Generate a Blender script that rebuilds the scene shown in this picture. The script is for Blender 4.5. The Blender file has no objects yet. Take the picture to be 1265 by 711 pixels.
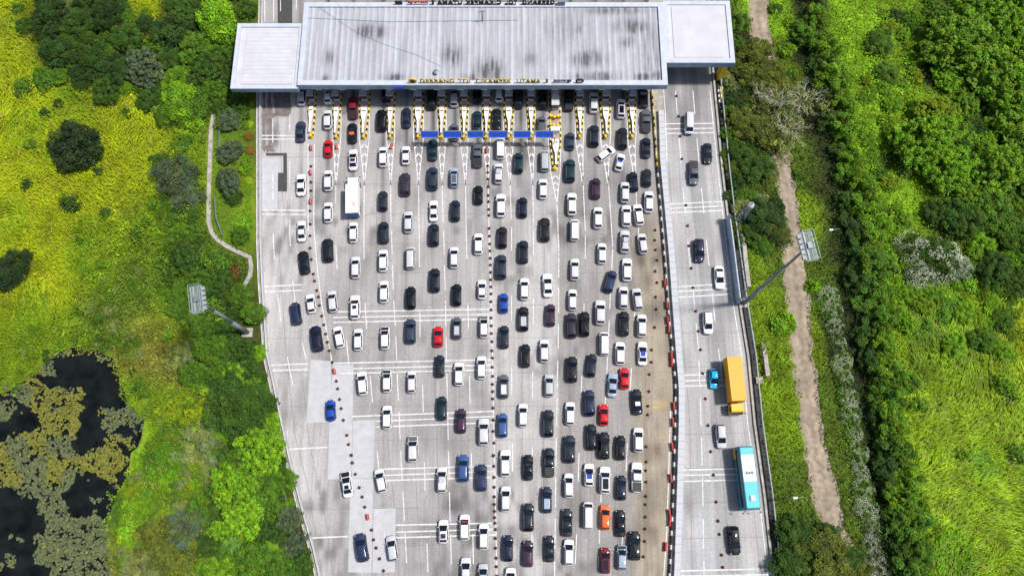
import bpy, math, random
import numpy as np
from mathutils import Vector, Matrix
R = math.radians
rng = np.random.default_rng(7)
random.seed(7)
SC = bpy.context.scene
COL = SC.collection

# ------------------------------------------------------------------ camera
F = 940.0; CX, CY = 632.5, 355.5; H = 129.0; TILT = R(16.0)
cam_d = bpy.data.cameras.new('camera'); cam = bpy.data.objects.new('camera', cam_d); COL.objects.link(cam)
cam.location = (0, 0, H); cam.rotation_euler = (TILT, 0, 0)
cam_d.sensor_width = 36.0; cam_d.lens = F / 1265.0 * 36.0; cam_d.clip_start = 1.0; cam_d.clip_end = 6000
SC.camera = cam
# ------------------------------------------------------------------ world, sun, exposure
SUN_EL, SUN_AZ = 63.0, 84.0          # azimuth clockwise from north: from the east
w = bpy.data.worlds.new("World"); SC.world = w; w.use_nodes = True
nt = w.node_tree; nt.nodes.clear()
sky = nt.nodes.new('ShaderNodeTexSky'); sky.sky_type = 'NISHITA'; sky.sun_disc = False
sky.sun_elevation = R(SUN_EL); sky.sun_rotation = R(SUN_AZ); sky.dust_density = 2.5; sky.air_density = 1.0
bg = nt.nodes.new('ShaderNodeBackground'); bg.inputs[1].default_value = 0.10
wo = nt.nodes.new('ShaderNodeOutputWorld')
nt.links.new(sky.outputs[0], bg.inputs[0]); nt.links.new(bg.outputs[0], wo.inputs[0])
sd = bpy.data.lights.new('sun', 'SUN'); sun = bpy.data.objects.new('sun', sd); COL.objects.link(sun)
sd.energy = 4.0; sd.angle = R(5.0); sd.color = (1.0, 0.965, 0.925)
sv = Vector((math.sin(R(SUN_AZ)) * math.cos(R(SUN_EL)), math.cos(R(SUN_AZ)) * math.cos(R(SUN_EL)), math.sin(R(SUN_EL))))
sun.rotation_euler = sv.to_track_quat('Z', 'Y').to_euler(); sun.location = sv * 300
vs = SC.view_settings; vs.view_transform = 'Standard'; vs.look = 'None'; vs.exposure = 0.22; vs.gamma = 1.0
vs.use_curve_mapping = False
SC.render.engine = 'CYCLES'; SC.cycles.max_bounces = 5; SC.cycles.diffuse_bounces = 3; SC.cycles.transparent_max_bounces = 4

# ------------------------------------------------------------------ survey helpers (photo pixel <-> ground point)
ct, st = math.cos(TILT), math.sin(TILT)
def G(u, v, z=0.0):
    dx = (u - CX) / F; dy = -(v - CY) / F
    d = (dx, dy * ct + st, dy * st - ct)
    t = (z - H) / d[2]
    return (d[0] * t, d[1] * t, z)
def W2P(x, y, z=0.0):
    x = np.asarray(x, float); y = np.asarray(y, float); zz = np.asarray(z, float) - H
    yc = y * ct + zz * st; zc = -y * st + zz * ct
    return CX + F * x / -zc, CY - F * yc / -zc
def GP(pts, z=0.0): return [G(u, v, z) for u, v in pts]
def inpoly(px, py, poly):
    px = np.asarray(px); py = np.asarray(py); ins = np.zeros(px.shape, bool)
    n = len(poly); j = n - 1
    for i in range(n):
        xi, yi = poly[i]; xj, yj = poly[j]
        if yi != yj:
            c = ((yi > py) != (yj > py)) & (px < (xj - xi) * (py - yi) / (yj - yi) + xi)
            ins ^= c
        j = i
    return ins
_nz = {}
def vnoise(x, y, s, seed=0):
    if seed not in _nz: _nz[seed] = np.random.default_rng(seed + 100).random((256, 256))
    T = _nz[seed]; x = np.asarray(x) / s + 500; y = np.asarray(y) / s + 500
    xi = np.floor(x).astype(int); yi = np.floor(y).astype(int); fx = x - xi; fy = y - yi
    fx = fx * fx * (3 - 2 * fx); fy = fy * fy * (3 - 2 * fy)
    a = T[xi % 256, yi % 256]; b = T[(xi + 1) % 256, yi % 256]; c = T[xi % 256, (yi + 1) % 256]; d = T[(xi + 1) % 256, (yi + 1) % 256]
    return (a * (1 - fx) + b * fx) * (1 - fy) + (c * (1 - fx) + d * fx) * fy

# ------------------------------------------------------------------ materials
def mat(name, col=(.5, .5, .5), rough=.6, metal=0., spec=.5, build=None, coat=0.):
    m = bpy.data.materials.new(name); m.use_nodes = True; t = m.node_tree; b = t.nodes['Principled BSDF']
    b.inputs['Base Color'].default_value = (*col, 1); b.inputs['Roughness'].default_value = rough
    b.inputs['Metallic'].default_value = metal; b.inputs['Specular IOR Level'].default_value = spec
    b.inputs['Coat Weight'].default_value = coat; b.inputs['Coat Roughness'].default_value = .08
    if build: build(t, b)
    return m
def N(t, k, **kw):
    n = t.nodes.new(k)
    for a, v in kw.items(): setattr(n, a, v)
    return n
def noisy(col, var=.25, scale=2., rough=.7, detail=4, name='m', stretch=(1, 1, 1), spec=.3, metal=0., bump=0.):
    """plain procedural surface: base colour mottled by noise"""
    def bld(t, b):
        tc = N(t, 'ShaderNodeTexCoord'); mp = N(t, 'ShaderNodeMapping'); mp.inputs['Scale'].default_value = stretch
        nz = N(t, 'ShaderNodeTexNoise'); nz.inputs['Scale'].default_value = scale; nz.inputs['Detail'].default_value = detail
        mx = N(t, 'ShaderNodeMix', data_type='RGBA')
        mr = N(t, 'ShaderNodeMapRange'); mr.inputs[1].default_value = .3; mr.inputs[2].default_value = .7
        t.links.new(tc.outputs['Object'], mp.inputs[0]); t.links.new(mp.outputs[0], nz.inputs[0])
        t.links.new(nz.outputs[0], mr.inputs[0]); t.links.new(mr.outputs[0], mx.inputs[0])
        mx.inputs[6].default_value = (*[c * (1 - var) for c in col], 1); mx.inputs[7].default_value = (*[min(1, c * (1 + var)) for c in col], 1)
        t.links.new(mx.outputs[2], b.inputs['Base Color'])
        if bump:
            bp = N(t, 'ShaderNodeBump'); bp.inputs['Strength'].default_value = bump; bp.inputs['Distance'].default_value = .05
            t.links.new(nz.outputs[0], bp.inputs['Height']); t.links.new(bp.outputs[0], b.inputs['Normal'])
    return mat(name, col, rough, metal, spec, bld)
def objcolor(t, b):
    oi = N(t, 'ShaderNodeObjectInfo'); tc = N(t, 'ShaderNodeTexCoord')
    nz = N(t, 'ShaderNodeTexNoise'); nz.inputs['Scale'].default_value = 1.5; nz.inputs['Detail'].default_value = 3
    mr = N(t, 'ShaderNodeMapRange'); mr.inputs[3].default_value = .86; mr.inputs[4].default_value = 1.05
    mx = N(t, 'ShaderNodeMix', data_type='RGBA', blend_type='MULTIPLY'); mx.inputs[0].default_value = 1
    t.links.new(tc.outputs['Object'], nz.inputs[0]); t.links.new(nz.outputs[0], mr.inputs[0])
    t.links.new(oi.outputs['Color'], mx.inputs[6]); t.links.new(mr.outputs[0], mx.inputs[7]); t.links.new(mx.outputs[2], b.inputs['Base Color'])
M = {}
M['paint'] = mat('car_paint', rough=.5, spec=.18, build=objcolor, coat=.16)
M['plain'] = mat('painted_metal', rough=.55, build=objcolor)
M['glass'] = noisy((.006, .010, .018), .3, 3, .08, name='dark_glass', spec=.5)
M['tyre'] = noisy((.015, .015, .015), .2, 8, .9, name='rubber')
M['rim'] = noisy((.35, .35, .36), .1, 8, .4, name='alloy', metal=.6)
M['lamp'] = noisy((.7, .72, .75), .1, 8, .15, name='clear_lamp')
M['tail'] = noisy((.35, .01, .01), .1, 8, .25, name='red_lamp')
M['trim'] = noisy((.02, .02, .022), .2, 8, .5, name='black_trim')
M['plate'] = noisy((.03, .03, .03), .1, 8, .5, name='number_plate')
def attr_mat(name, rough=.8, fine=.18, scale=3., trans=0., obj=False, spec=.3, stretch=(1, 1, 1), bump=0., second=None):
    def bld(t, b):
        at = N(t, 'ShaderNodeAttribute', attribute_name='Col')
        cur = at.outputs['Color']
        if obj:
            oi = N(t, 'ShaderNodeObjectInfo'); mo = N(t, 'ShaderNodeMix', data_type='RGBA', blend_type='MULTIPLY'); mo.inputs[0].default_value = 1
            t.links.new(cur, mo.inputs[6]); t.links.new(oi.outputs['Color'], mo.inputs[7]); cur = mo.outputs[2]
        if fine:
            for k, (sc_, stx, amt) in enumerate([(scale, stretch, fine)] + ([second] if second else [])):
                tc = N(t, 'ShaderNodeTexCoord'); mp = N(t, 'ShaderNodeMapping'); mp.inputs['Scale'].default_value = stx
                nz = N(t, 'ShaderNodeTexNoise'); nz.inputs['Scale'].default_value = sc_; nz.inputs['Detail'].default_value = 6; nz.inputs['Roughness'].default_value = .65
                mr = N(t, 'ShaderNodeMapRange'); mr.inputs[1].default_value = .3; mr.inputs[2].default_value = .7
                mr.inputs[3].default_value = 1 - amt; mr.inputs[4].default_value = 1 + amt
                mx = N(t, 'ShaderNodeMix', data_type='RGBA', blend_type='MULTIPLY'); mx.inputs[0].default_value = 1
                t.links.new(tc.outputs['Object'], mp.inputs[0]); t.links.new(mp.outputs[0], nz.inputs[0]); t.links.new(nz.outputs[0], mr.inputs[0])
                t.links.new(cur, mx.inputs[6]); t.links.new(mr.outputs[0], mx.inputs[7]); cur = mx.outputs[2]
                if bump and k == 0:
                    bp = N(t, 'ShaderNodeBump'); bp.inputs['Strength'].default_value = bump; bp.inputs['Distance'].default_value = .04
                    t.links.new(nz.outputs[0], bp.inputs['Height']); t.links.new(bp.outputs[0], b.inputs['Normal'])
        t.links.new(cur, b.inputs['Base Color'])
        if trans:
            tr = N(t, 'ShaderNodeBsdfTranslucent'); ms = N(t, 'ShaderNodeMixShader'); ms.inputs[0].default_value = trans
            t.links.new(cur, tr.inputs[0]); out = t.nodes['Material Output']
            t.links.new(b.outputs[0], ms.inputs[1]); t.links.new(tr.outputs[0], ms.inputs[2]); t.links.new(ms.outputs[0], out.inputs[0])
    return mat(name, (.5, .5, .5), rough, 0, spec, bld)
M['leaf'] = attr_mat('foliage', .6, 0, trans=.18, obj=True, spec=.25)
M['cover'] = attr_mat('ground_leaves', .6, 0, trans=.18, spec=.2)
M['soil'] = attr_mat('earth_and_turf', .95, .3, 1.2, spec=.1, bump=.6)
M['concrete'] = attr_mat('road_concrete', .85, .13, 2.2, spec=.25, second=(1.1, (2.4, .06, 1), .15), bump=.1)
M['blocks'] = attr_mat('painted_blocks', .75, .12, 4, spec=.3)
M['roofsheet'] = attr_mat('ribbed_roof_sheet', .6, .08, 1.2, spec=.4, second=(1.2, (3, .25, 1), .10))
M['bark'] = noisy((.10, .075, .05), .3, 4, .9, name='bark')
M['palebark'] = noisy((.40, .39, .27), .25, 4, .9, name='pale_bark')
M['line'] = noisy((.60, .60, .59), .28, 1.6, .7, detail=10, name='road_paint')
M['joint'] = noisy((.19, .18, .17), .3, 1, .9, name='slab_joint')
M['wall'] = noisy((.46, .47, .49), .12, 1.2, .8, name='pale_concrete', detail=7)
M['path'] = noisy((.34, .32, .28), .3, 1.0, .9, name='weathered_concrete', detail=7)
M['dark'] = noisy((.05, .05, .05), .3, 1, .9, name='dark_underside')
M['steel'] = noisy((.20, .23, .26), .15, 3, .5, name='galvanised_steel', metal=.3)
M['palesteel'] = noisy((.30, .34, .35), .12, 3, .6, name='pale_galvanised', metal=.2)
M['fascia'] = noisy((.22, .31, .42), .18, .8, .45, name='blue_grey_fascia', stretch=(1, 1, .3), metal=.2)
M['wingroof'] = noisy((.50, .50, .52), .07, .5, .6, name='white_roof_membrane', detail=6)
M['parapet'] = noisy((.46, .49, .55), .10, 1.2, .6, name='parapet_capping', detail=6)
M['asphalt'] = noisy((.06, .06, .06), .25, 2, .9, name='asphalt', detail=8)
M['water'] = noisy((.007, .009, .008), .6, .4, .10, name='dark_pond_water', spec=.2)
M['yellow'] = noisy((.75, .50, .02), .12, 2, .5, name='yellow_paint')
M['letter'] = noisy((.52, .36, .03), .2, 1, .6, name='letter_yellow')
M['white'] = noisy((.78, .78, .77), .08, 3, .6, name='white_paint')
M['blue'] = noisy((.015, .07, .50), .12, 1, .4, name='blue_sign')
M['red'] = noisy((.42, .02, .014), .15, 2, .5, name='red_plastic')
M['black'] = noisy((.02, .02, .02), .2, 2, .6, name='black_paint')
M['brown'] = noisy((.33, .27, .24), .2, 1.5, .9, name='island_concrete', detail=7)
M['cone'] = noisy((.10, .03, .02), .3, 6, .7, name='dirty_cone')
M['grey'] = noisy((.42, .43, .46), .12, 2, .6, name='grey_paint')

# ------------------------------------------------------------------ mesh helpers
class MB:
    def __init__(s): s.v = []; s.f = []; s.c = []
    def add(s, vs_, fs, c=None):
        o = len(s.v); s.v += [tuple(p) for p in vs_]; s.f += [tuple(i + o for i in f) for f in fs]
        s.c += [c] * len(fs); return s
    def box(s, a, b, c=None, M_=None):
        x0, y0, z0 = a; x1, y1, z1 = b
        vs_ = [(x0, y0, z0), (x1, y0, z0), (x1, y1, z0), (x0, y1, z0), (x0, y0, z1), (x1, y0, z1), (x1, y1, z1), (x0, y1, z1)]
        if M_ is not None: vs_ = [tuple(M_ @ Vector(p)) for p in vs_]
        return s.add(vs_, [(3, 2, 1, 0), (4, 5, 6, 7), (0, 1, 5, 4), (1, 2, 6, 5), (2, 3, 7, 6), (3, 0, 4, 7)], c)
    def prism(s, poly, z0, z1, c=None):
        n = len(poly)
        ar = sum(poly[i][0] * poly[(i + 1) % n][1] - poly[(i + 1) % n][0] * poly[i][1] for i in range(n))
        if ar < 0: poly = poly[::-1]
        vs_ = [(p[0], p[1], z0) for p in poly] + [(p[0], p[1], z1) for p in poly]
        fs = [tuple(range(n))[::-1], tuple(range(n, 2 * n))] + [(i, (i + 1) % n, (i + 1) % n + n, i + n) for i in range(n)]
        return s.add(vs_, fs, c)
    def tube(s, p, q, r0, r1=None, n=8, c=None):
        r1 = r0 if r1 is None else r1
        p = Vector(p); q = Vector(q); d = (q - p)
        if d.length < 1e-6: return s
        d.normalize(); a = d.orthogonal().normalized(); b = d.cross(a)
        vs_ = []
        for P_, r in ((p, r0), (q, r1)):
            for i in range(n):
                t = 2 * math.pi * i / n; vs_.append(P_ + a * math.cos(t) * r + b * math.sin(t) * r)
        return s.add(vs_, [tuple(range(n))[::-1], tuple(range(n, 2 * n))] + [(i, (i + 1) % n, (i + 1) % n + n, i + n) for i in range(n)], c)
    def sheet(s, poly, z, c=None):
        n = len(poly)
        ar = sum(poly[i][0] * poly[(i + 1) % n][1] - poly[(i + 1) % n][0] * poly[i][1] for i in range(n))
        if ar < 0: poly = poly[::-1]
        return s.add([(p[0], p[1], z) for p in poly], [tuple(range(n))], c)
    def strip(s, a, b, w, z, c=None):
        a = Vector(a[:2]); b = Vector(b[:2]); d = b - a
        if d.length < 1e-4: return s
        n = Vector((-d.y, d.x)).normalized() * w / 2
        return s.sheet([a + n, a - n, b - n, b + n], z, c)
    def mesh(s, name, m=None, smooth=False):
        me = bpy.data.meshes.new(name); me.from_pydata(s.v, [], s.f)
        if any(c is not None for c in s.c):
            ca = me.color_attributes.new('Col', 'FLOAT_COLOR', 'CORNER'); arr = []
            for f, c in zip(s.f, s.c): arr += list((*(c or (.5, .5, .5)), 1.)) * len(f)
            ca.data.foreach_set('color', arr)
        if m: me.materials.append(m)
        if smooth: me.polygons.foreach_set('use_smooth', [True] * len(me.polygons))
        me.update(); return me
def link(name, me, parent=None, loc=None, color=None):
    o = bpy.data.objects.new(name, me); COL.objects.link(o)
    if parent is not None: o.parent = parent
    if loc is not None: o.location = loc
    if color is not None: o.color = (*color, 1)
    return o
def tag(o, label=None, cat=None, group=None, kind=None):
    if label: o['label'] = label
    if cat: o['category'] = cat
    if group: o['group'] = group
    if kind: o['kind'] = kind
    return o
def npmesh(name, V, Fc, colors, m):
    """V (n,3), Fc (k,s) faces all of size s, colors (k,3) one per face"""
    me = bpy.data.meshes.new(name); k, s = Fc.shape
    me.vertices.add(len(V)); me.vertices.foreach_set('co', V.astype(np.float32).ravel())
    me.loops.add(k * s); me.loops.foreach_set('vertex_index', Fc.astype(np.int32).ravel())
    me.polygons.add(k); me.polygons.foreach_set('loop_start', np.arange(0, k * s, s, dtype=np.int32))
    me.update(calc_edges=True)
    if colors is not None:
        ca = me.color_attributes.new('Col', 'FLOAT_COLOR', 'CORNER')
        c4 = np.ones((k, s, 4), np.float32); c4[:, :, :3] = colors[:, None, :] if colors.ndim == 2 else colors
        ca.data.foreach_set('color', c4.ravel())
    me.materials.append(m); return me

# ================================================================== GROUND, POND, TRACK
LEFT_EDGE = [(322, -90), (320, 0), (317, 118), (317, 250), (317, 300), (319, 350), (325, 440), (330, 462), (346, 538), (354, 575), (368, 630), (382, 679), (391, 720), (405, 790), (425, 900)]
BARRIER = [(800, -90), (803, 20), (804, 118), (806, 143), (809.7, 200), (814.7, 262), (820, 326), (825.5, 402), (830, 440), (833, 476), (832.5, 522), (831, 579), (829, 635), (828, 660), (825, 720), (818, 800), (806, 900)]
WALL_W = [(808, -90), (810, 100), (813, 148), (814, 200), (820, 262), (825, 320), (829.5, 380), (834, 440), (837.5, 476), (837.5, 522), (836, 580), (834, 640), (831.5, 711), (824, 800), (812, 900)]
WALL_E = [(815, -90), (817, 100), (819.5, 140), (822, 200), (828, 262), (833.5, 320), (837.5, 380), (842, 440), (845, 485), (845, 522), (843.5, 580), (842, 640), (840, 711), (832, 800), (821, 900)]
RIGHT_EDGE = [(872, -90), (877, 30), (884, 115), (893, 210), (900, 270), (913, 365), (925, 440), (933, 523), (945, 611), (956, 711), (967, 800), (979, 900)]
def xof(poly):
    P = sorted([G(u, v)[:2] for u, v in poly], key=lambda p: p[1]); ys = np.array([p[1] for p in P]); xs = np.array([p[0] for p in P])
    def f(y):
        y = np.asarray(y, float); r = np.interp(y, ys, xs)
        return r
    return f
xl, xb, xww, xwe, xr = map(xof, (LEFT_EDGE, BARRIER, WALL_W, WALL_E, RIGHT_EDGE))
TL = [(926, -60), (924, 10), (925, 40), (935, 100), (948, 160), (955, 200), (960, 240), (966, 280), (968, 340), (972, 380), (977, 430), (986, 490), (990, 530), (994, 560), (1001, 600), (1005, 625), (1014, 645), (1030, 670), (1045, 720), (1060, 800)]
TR = [(952, -60), (950, 10), (952, 40), (962, 100), (973, 160), (978, 200), (984, 240), (992, 290), (998, 340), (1001, 380), (1006, 440), (1013, 490), (1017, 530), (1026, 570), (1036, 600), (1040, 625), (1042, 650), (1055, 680), (1072, 720), (1088, 800)]
POND = [(-60, 480), (0, 488), (22, 478), (45, 462), (62, 440), (85, 430), (120, 431), (143, 446), (150, 475), (160, 505), (178, 515), (176, 545), (160, 560), (158, 590), (142, 612), (132, 650), (136, 711), (140, 760), (-60, 760)]
FIELD_L = [(-160, -120), (40, -120), (40, 20), (50, 60), (50, 100), (110, 130), (150, 112), (200, 140), (195, 180), (175, 230), (150, 250), (120, 300), (95, 350), (70, 400), (40, 440), (0, 470), (-160, 485)]
FIELD_T = [(158, -60), (190, -60), (200, 20), (190, 40), (170, 35), (160, 10)]
FIELD_R = [(1120, 385), (1180, 370), (1265, 450), (1400, 450), (1400, 850), (1155, 850), (1150, 700), (1122, 560)]
FIELD_B = [(160, 560), (190, 480), (258, 470), (270, 560), (250, 640), (230, 720), (150, 720), (150, 620)]
# turf colour, with shade by the trees painted in as DG: (x, y, r, colour)
YL = (.36, .45, .006); LG = (.17, .30, .006); MG = (.085, .17, .010); DG = (.018, .040, .010); OL = (.22, .22, .03); BG_ = (.23, .45, .010)
ZONES = [(15, 40, 45, YL), (20, 110, 50, YL), (45, 190, 70, YL), (125, 150, 40, YL), (150, 220, 40, YL), (100, 270, 60, YL), (30, 300, 60, YL), (30, 350, 42, YL), (20, 410, 40, LG), (30, 455, 30, LG), (110, 310, 24, LG), (175, 150, 30, YL), (180, 5, 28, YL),
         (-60, 250, 120, YL), (90, 130, 25, LG), (135, 320, 30, LG), (130, 400, 30, MG), (200, 300, 40, LG), (165, 350, 30, MG), (180, 270, 22, LG), (110, 440, 25, LG), (215, 350, 20, MG), (60, 410, 25, LG), (230, 240, 40, LG), (200, 420, 30, OL), (170, 430, 25, OL), (210, 400, 30, LG), (245, 180, 30, LG), (60, 30, 26, DG), (100, 45, 28, DG), (140, 80, 24, DG), (75, 70, 22, DG), (110, 20, 26, DG), (150, 40, 22, DG), (215, 45, 26, DG), (250, 80, 26, DG), (265, 20, 26, MG), (110, 85, 20, DG), (230, 10, 24, DG), (285, 60, 16, DG), (240, 115, 18, MG), (285, 505, 26, DG), (300, 540, 22, DG), (335, 600, 22, DG), (355, 660, 22, DG), (320, 650, 22, DG), (300, 440, 22, DG), (265, 350, 26, DG), (250, 440, 20, DG), (300, 385, 18, DG), (320, 700, 22, DG), (205, 685, 26, MG), (285, 190, 12, LG),  # DG here paints the shaded gaps of the thickets into the turf
         (240, 300, 40, MG), (280, 350, 50, MG), (170, 500, 30, LG), (190, 560, 40, BG_), (180, 640, 40, LG), (240, 500, 40, OL), (230, 590, 50, LG), (290, 500, 60, MG), (290, 620, 60, MG), (210, 690, 50, OL), (300, 260, 30, LG), (290, 160, 30, MG),
         (910, 300, 25, MG), (925, 200, 40, MG), (940, 430, 30, LG), (960, 520, 30, LG), (975, 600, 30, MG), (920, 330, 12, LG), (965, 100, 20, LG), (960, 20, 14, BG_), (990, 200, 20, MG), (1000, 270, 20, LG), (1010, 340, 20, MG), (1035, 520, 30, MG), (1060, 650, 30, MG),
         (995, 20, 14, DG), (998, 70, 14, DG), (1003, 110, 15, DG), (1012, 150, 16, DG), (1018, 190, 16, DG), (1028, 230, 18, DG), (1035, 270, 18, DG), (1042, 310, 18, DG), (1050, 350, 18, DG), (1056, 390, 16, DG), (1062, 430, 16, DG), (1066, 470, 16, DG), (1072, 510, 15, DG), (1080, 550, 15, DG), (1088, 590, 15, DG), (1094, 630, 14, DG), (1100, 670, 14, DG), (1106, 710, 14, DG), (1128, 30, 10, DG), (1148, 90, 12, DG), (1095, 195, 11, DG), (1205, 130, 18, DG), (1200, 180, 20, DG), (1230, 60, 40, DG), (1215, 240, 20, DG), (1180, 40, 30, DG), (905, 200, 14, DG), (940, 100, 26, DG), (945, 160, 24, DG), (945, 270, 18, DG), (1000, 690, 26, DG), (1090, 60, 40, BG_), (1105, 20, 40, BG_), (1080, 190, 25, BG_), (1110, 130, 30, BG_), (1105, 250, 40, BG_), (1085, 330, 30, BG_), (1130, 60, 20, LG),  # DG along the tree row paints its shadow into the ground colour
         (1160, 40, 60, MG), (1220, 100, 90, MG), (1160, 180, 60, LG), (1240, 230, 60, MG), (1220, 300, 50, MG), (1150, 310, 50, MG), (1130, 420, 40, LG), (1200, 400, 50, BG_), (1250, 420, 40, YL), (1220, 450, 30, LG), (1180, 520, 60, (.28, .45, .008)), (1230, 600, 80, (.28, .46, .008)), (1200, 690, 60, (.24, .40, .006)), (1280, 500, 60, (.28, .46, .008)), (1330, 200, 80, MG), (1330, 650, 80, LG)]
def turf(px, py):
    W_ = np.full(px.shape, 1e-5); C = np.zeros(px.shape + (3,)); C += np.array(MG) * 1e-5
    for x, y, r, c in ZONES:
        g = np.exp(-((px - x) ** 2 + (py - y) ** 2) / (r * r)) * (50. / r) ** 1.6; W_ += g; C += g[..., None] * np.array(c)
    return C / W_[..., None]
def nonuni(lo, hi, step, far):
    a = np.arange(lo, hi + step, step); e = [3, 8, 20, 60, 150, 400, far]
    return np.concatenate([[lo - k for k in e[::-1]], a, [a[-1] + k for k in e]])
gx = nonuni(-125, 125, 1.0, 2200); gy = nonuni(-70, 140, 1.0, 2200)
X, Y = np.meshgrid(gx, gy, indexing='ij'); nx, ny = X.shape
px, py = W2P(X, np.clip(Y, -80, 300), -.25)
Cg = turf(px, py) * .55
Cg *= (0.75 + .5 * vnoise(X, Y, 3.1, 1) * vnoise(X, Y, 9, 2) * 2)[..., None]
Cg = Cg + np.array((.03, .022, .008))
Vg = np.stack([X, Y, np.full(X.shape, -.25)], -1).reshape(-1, 3)
ii, jj = np.meshgrid(np.arange(nx - 1), np.arange(ny - 1), indexing='ij'); i0 = (ii * ny + jj).ravel()
Fg = np.stack([i0, i0 + ny, i0 + ny + 1, i0 + 1], -1)
cg = Cg.reshape(-1, 3)[Fg]
tag(link('ground', npmesh('ground', Vg, Fg, cg, M['soil'])), kind='structure')
PJ = []
for (a0, b0), (a1, b1) in zip(POND, POND[1:] + POND[:1]):
    nk = max(1, int(math.hypot(a1 - a0, b1 - b0) / 9)) if a0 > -30 and b0 < 730 else 1
    for k in range(nk): PJ.append((a0 + (a1 - a0) * k / nk + random.uniform(-2, 2), b0 + (b1 - b0) * k / nk + random.uniform(-2, 2)))
b = MB().prism([p[:2] for p in GP(PJ, -.2)], -.24, -.19)
tag(link('pond_water', b.mesh('pond_water', M['water'])), kind='structure')
# dirt track
trk = []; n = 260
ys = np.linspace(-45, 150, n)
fl, fr = xof(TL), xof(TR); m_ = 14
V = []; C = []
for k, y in enumerate(ys):
    a = fl(y) + (vnoise(np.array(0.), y, 1.3, 5) - .5) * 1.0; c_ = fr(y) + (vnoise(np.array(50.), y, 1.1, 6) - .5) * 1.2
    for q in range(m_):
        t = q / (m_ - 1); x = a + (c_ - a) * t
        V.append((x, y, -.2 - .05 * (q in (0, m_ - 1))))
        nz_ = vnoise(np.array(x), y, 1.7, 8); n2 = vnoise(np.array(x), y, .5, 9)
        base = np.array((.275, .225, .165)) * (.75 + .35 * nz_ + .15 * n2)
        rut = math.exp(-((t - .32) / .07) ** 2) + math.exp(-((t - .72) / .07) ** 2); base = base * (1 + .12 * rut)
        mid = math.exp(-((t - .52) / .06) ** 2); base = base * (1 - .15 * mid)
        C.append(base)
V = np.array(V); C = np.array(C); ii, jj = np.meshgrid(np.arange(n - 1), np.arange(m_ - 1), indexing='ij'); i0 = (ii * m_ + jj).ravel()
Ft = np.stack([i0, i0 + 1, i0 + m_ + 1, i0 + m_], -1)
tag(link('dirt_track', npmesh('dirt_track', V, Ft, C[Ft], M['soil'])), kind='structure')

# ================================================================== ROADS
def road(name, fa, fb, ycol, y0, y1, ncol, nrow):
    ys = np.linspace(y0, y1, nrow); ts = np.linspace(0, 1, ncol)
    A = fa(ys)[:, None]; B = fb(ys)[:, None]; X = A + (B - A) * ts[None]; Y = np.repeat(ys[:, None], ncol, 1)
    C = ycol(X, Y); V = np.stack([X, Y, np.zeros(X.shape)], -1).reshape(-1, 3)
    ii, jj = np.meshgrid(np.arange(nrow - 1), np.arange(ncol - 1), indexing='ij'); i0 = (ii * ncol + jj).ravel()
    Fc = np.stack([i0, i0 + 1, i0 + ncol + 1, i0 + ncol], -1)
    # skirts so the carriageway is a real slab
    nV = len(V); sk = V.copy().reshape(nrow, ncol, 3)[:, [0, -1]].reshape(-1, 3).copy(); sk[:, 2] = -.3
    V = np.vstack([V, sk]); r_ = np.arange(nrow - 1)
    s1 = np.stack([r_ * ncol, (r_ + 1) * ncol, nV + (r_ + 1) * 2, nV + r_ * 2], -1)
    s2 = np.stack([r_ * ncol + ncol - 1, nV + r_ * 2 + 1, nV + (r_ + 1) * 2 + 1, (r_ + 1) * ncol + ncol - 1], -1)
    Cf = C.reshape(-1, 3); Cf = np.vstack([Cf, np.full((len(sk), 3), .25)])
    Fc = np.vstack([Fc, s1, s2])
    return tag(link(name, npmesh(name, V, Fc, Cf[Fc], M['concrete'])), kind='structure')
def sm(a, b, x): t = np.clip((x - a) / (b - a), 0, 1); return t * t * (3 - 2 * t)
LANES = [372, 405, 436, 473, 502, 535, 562, 590, 617, 643, 671, 704, 735, 769, 798]
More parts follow.
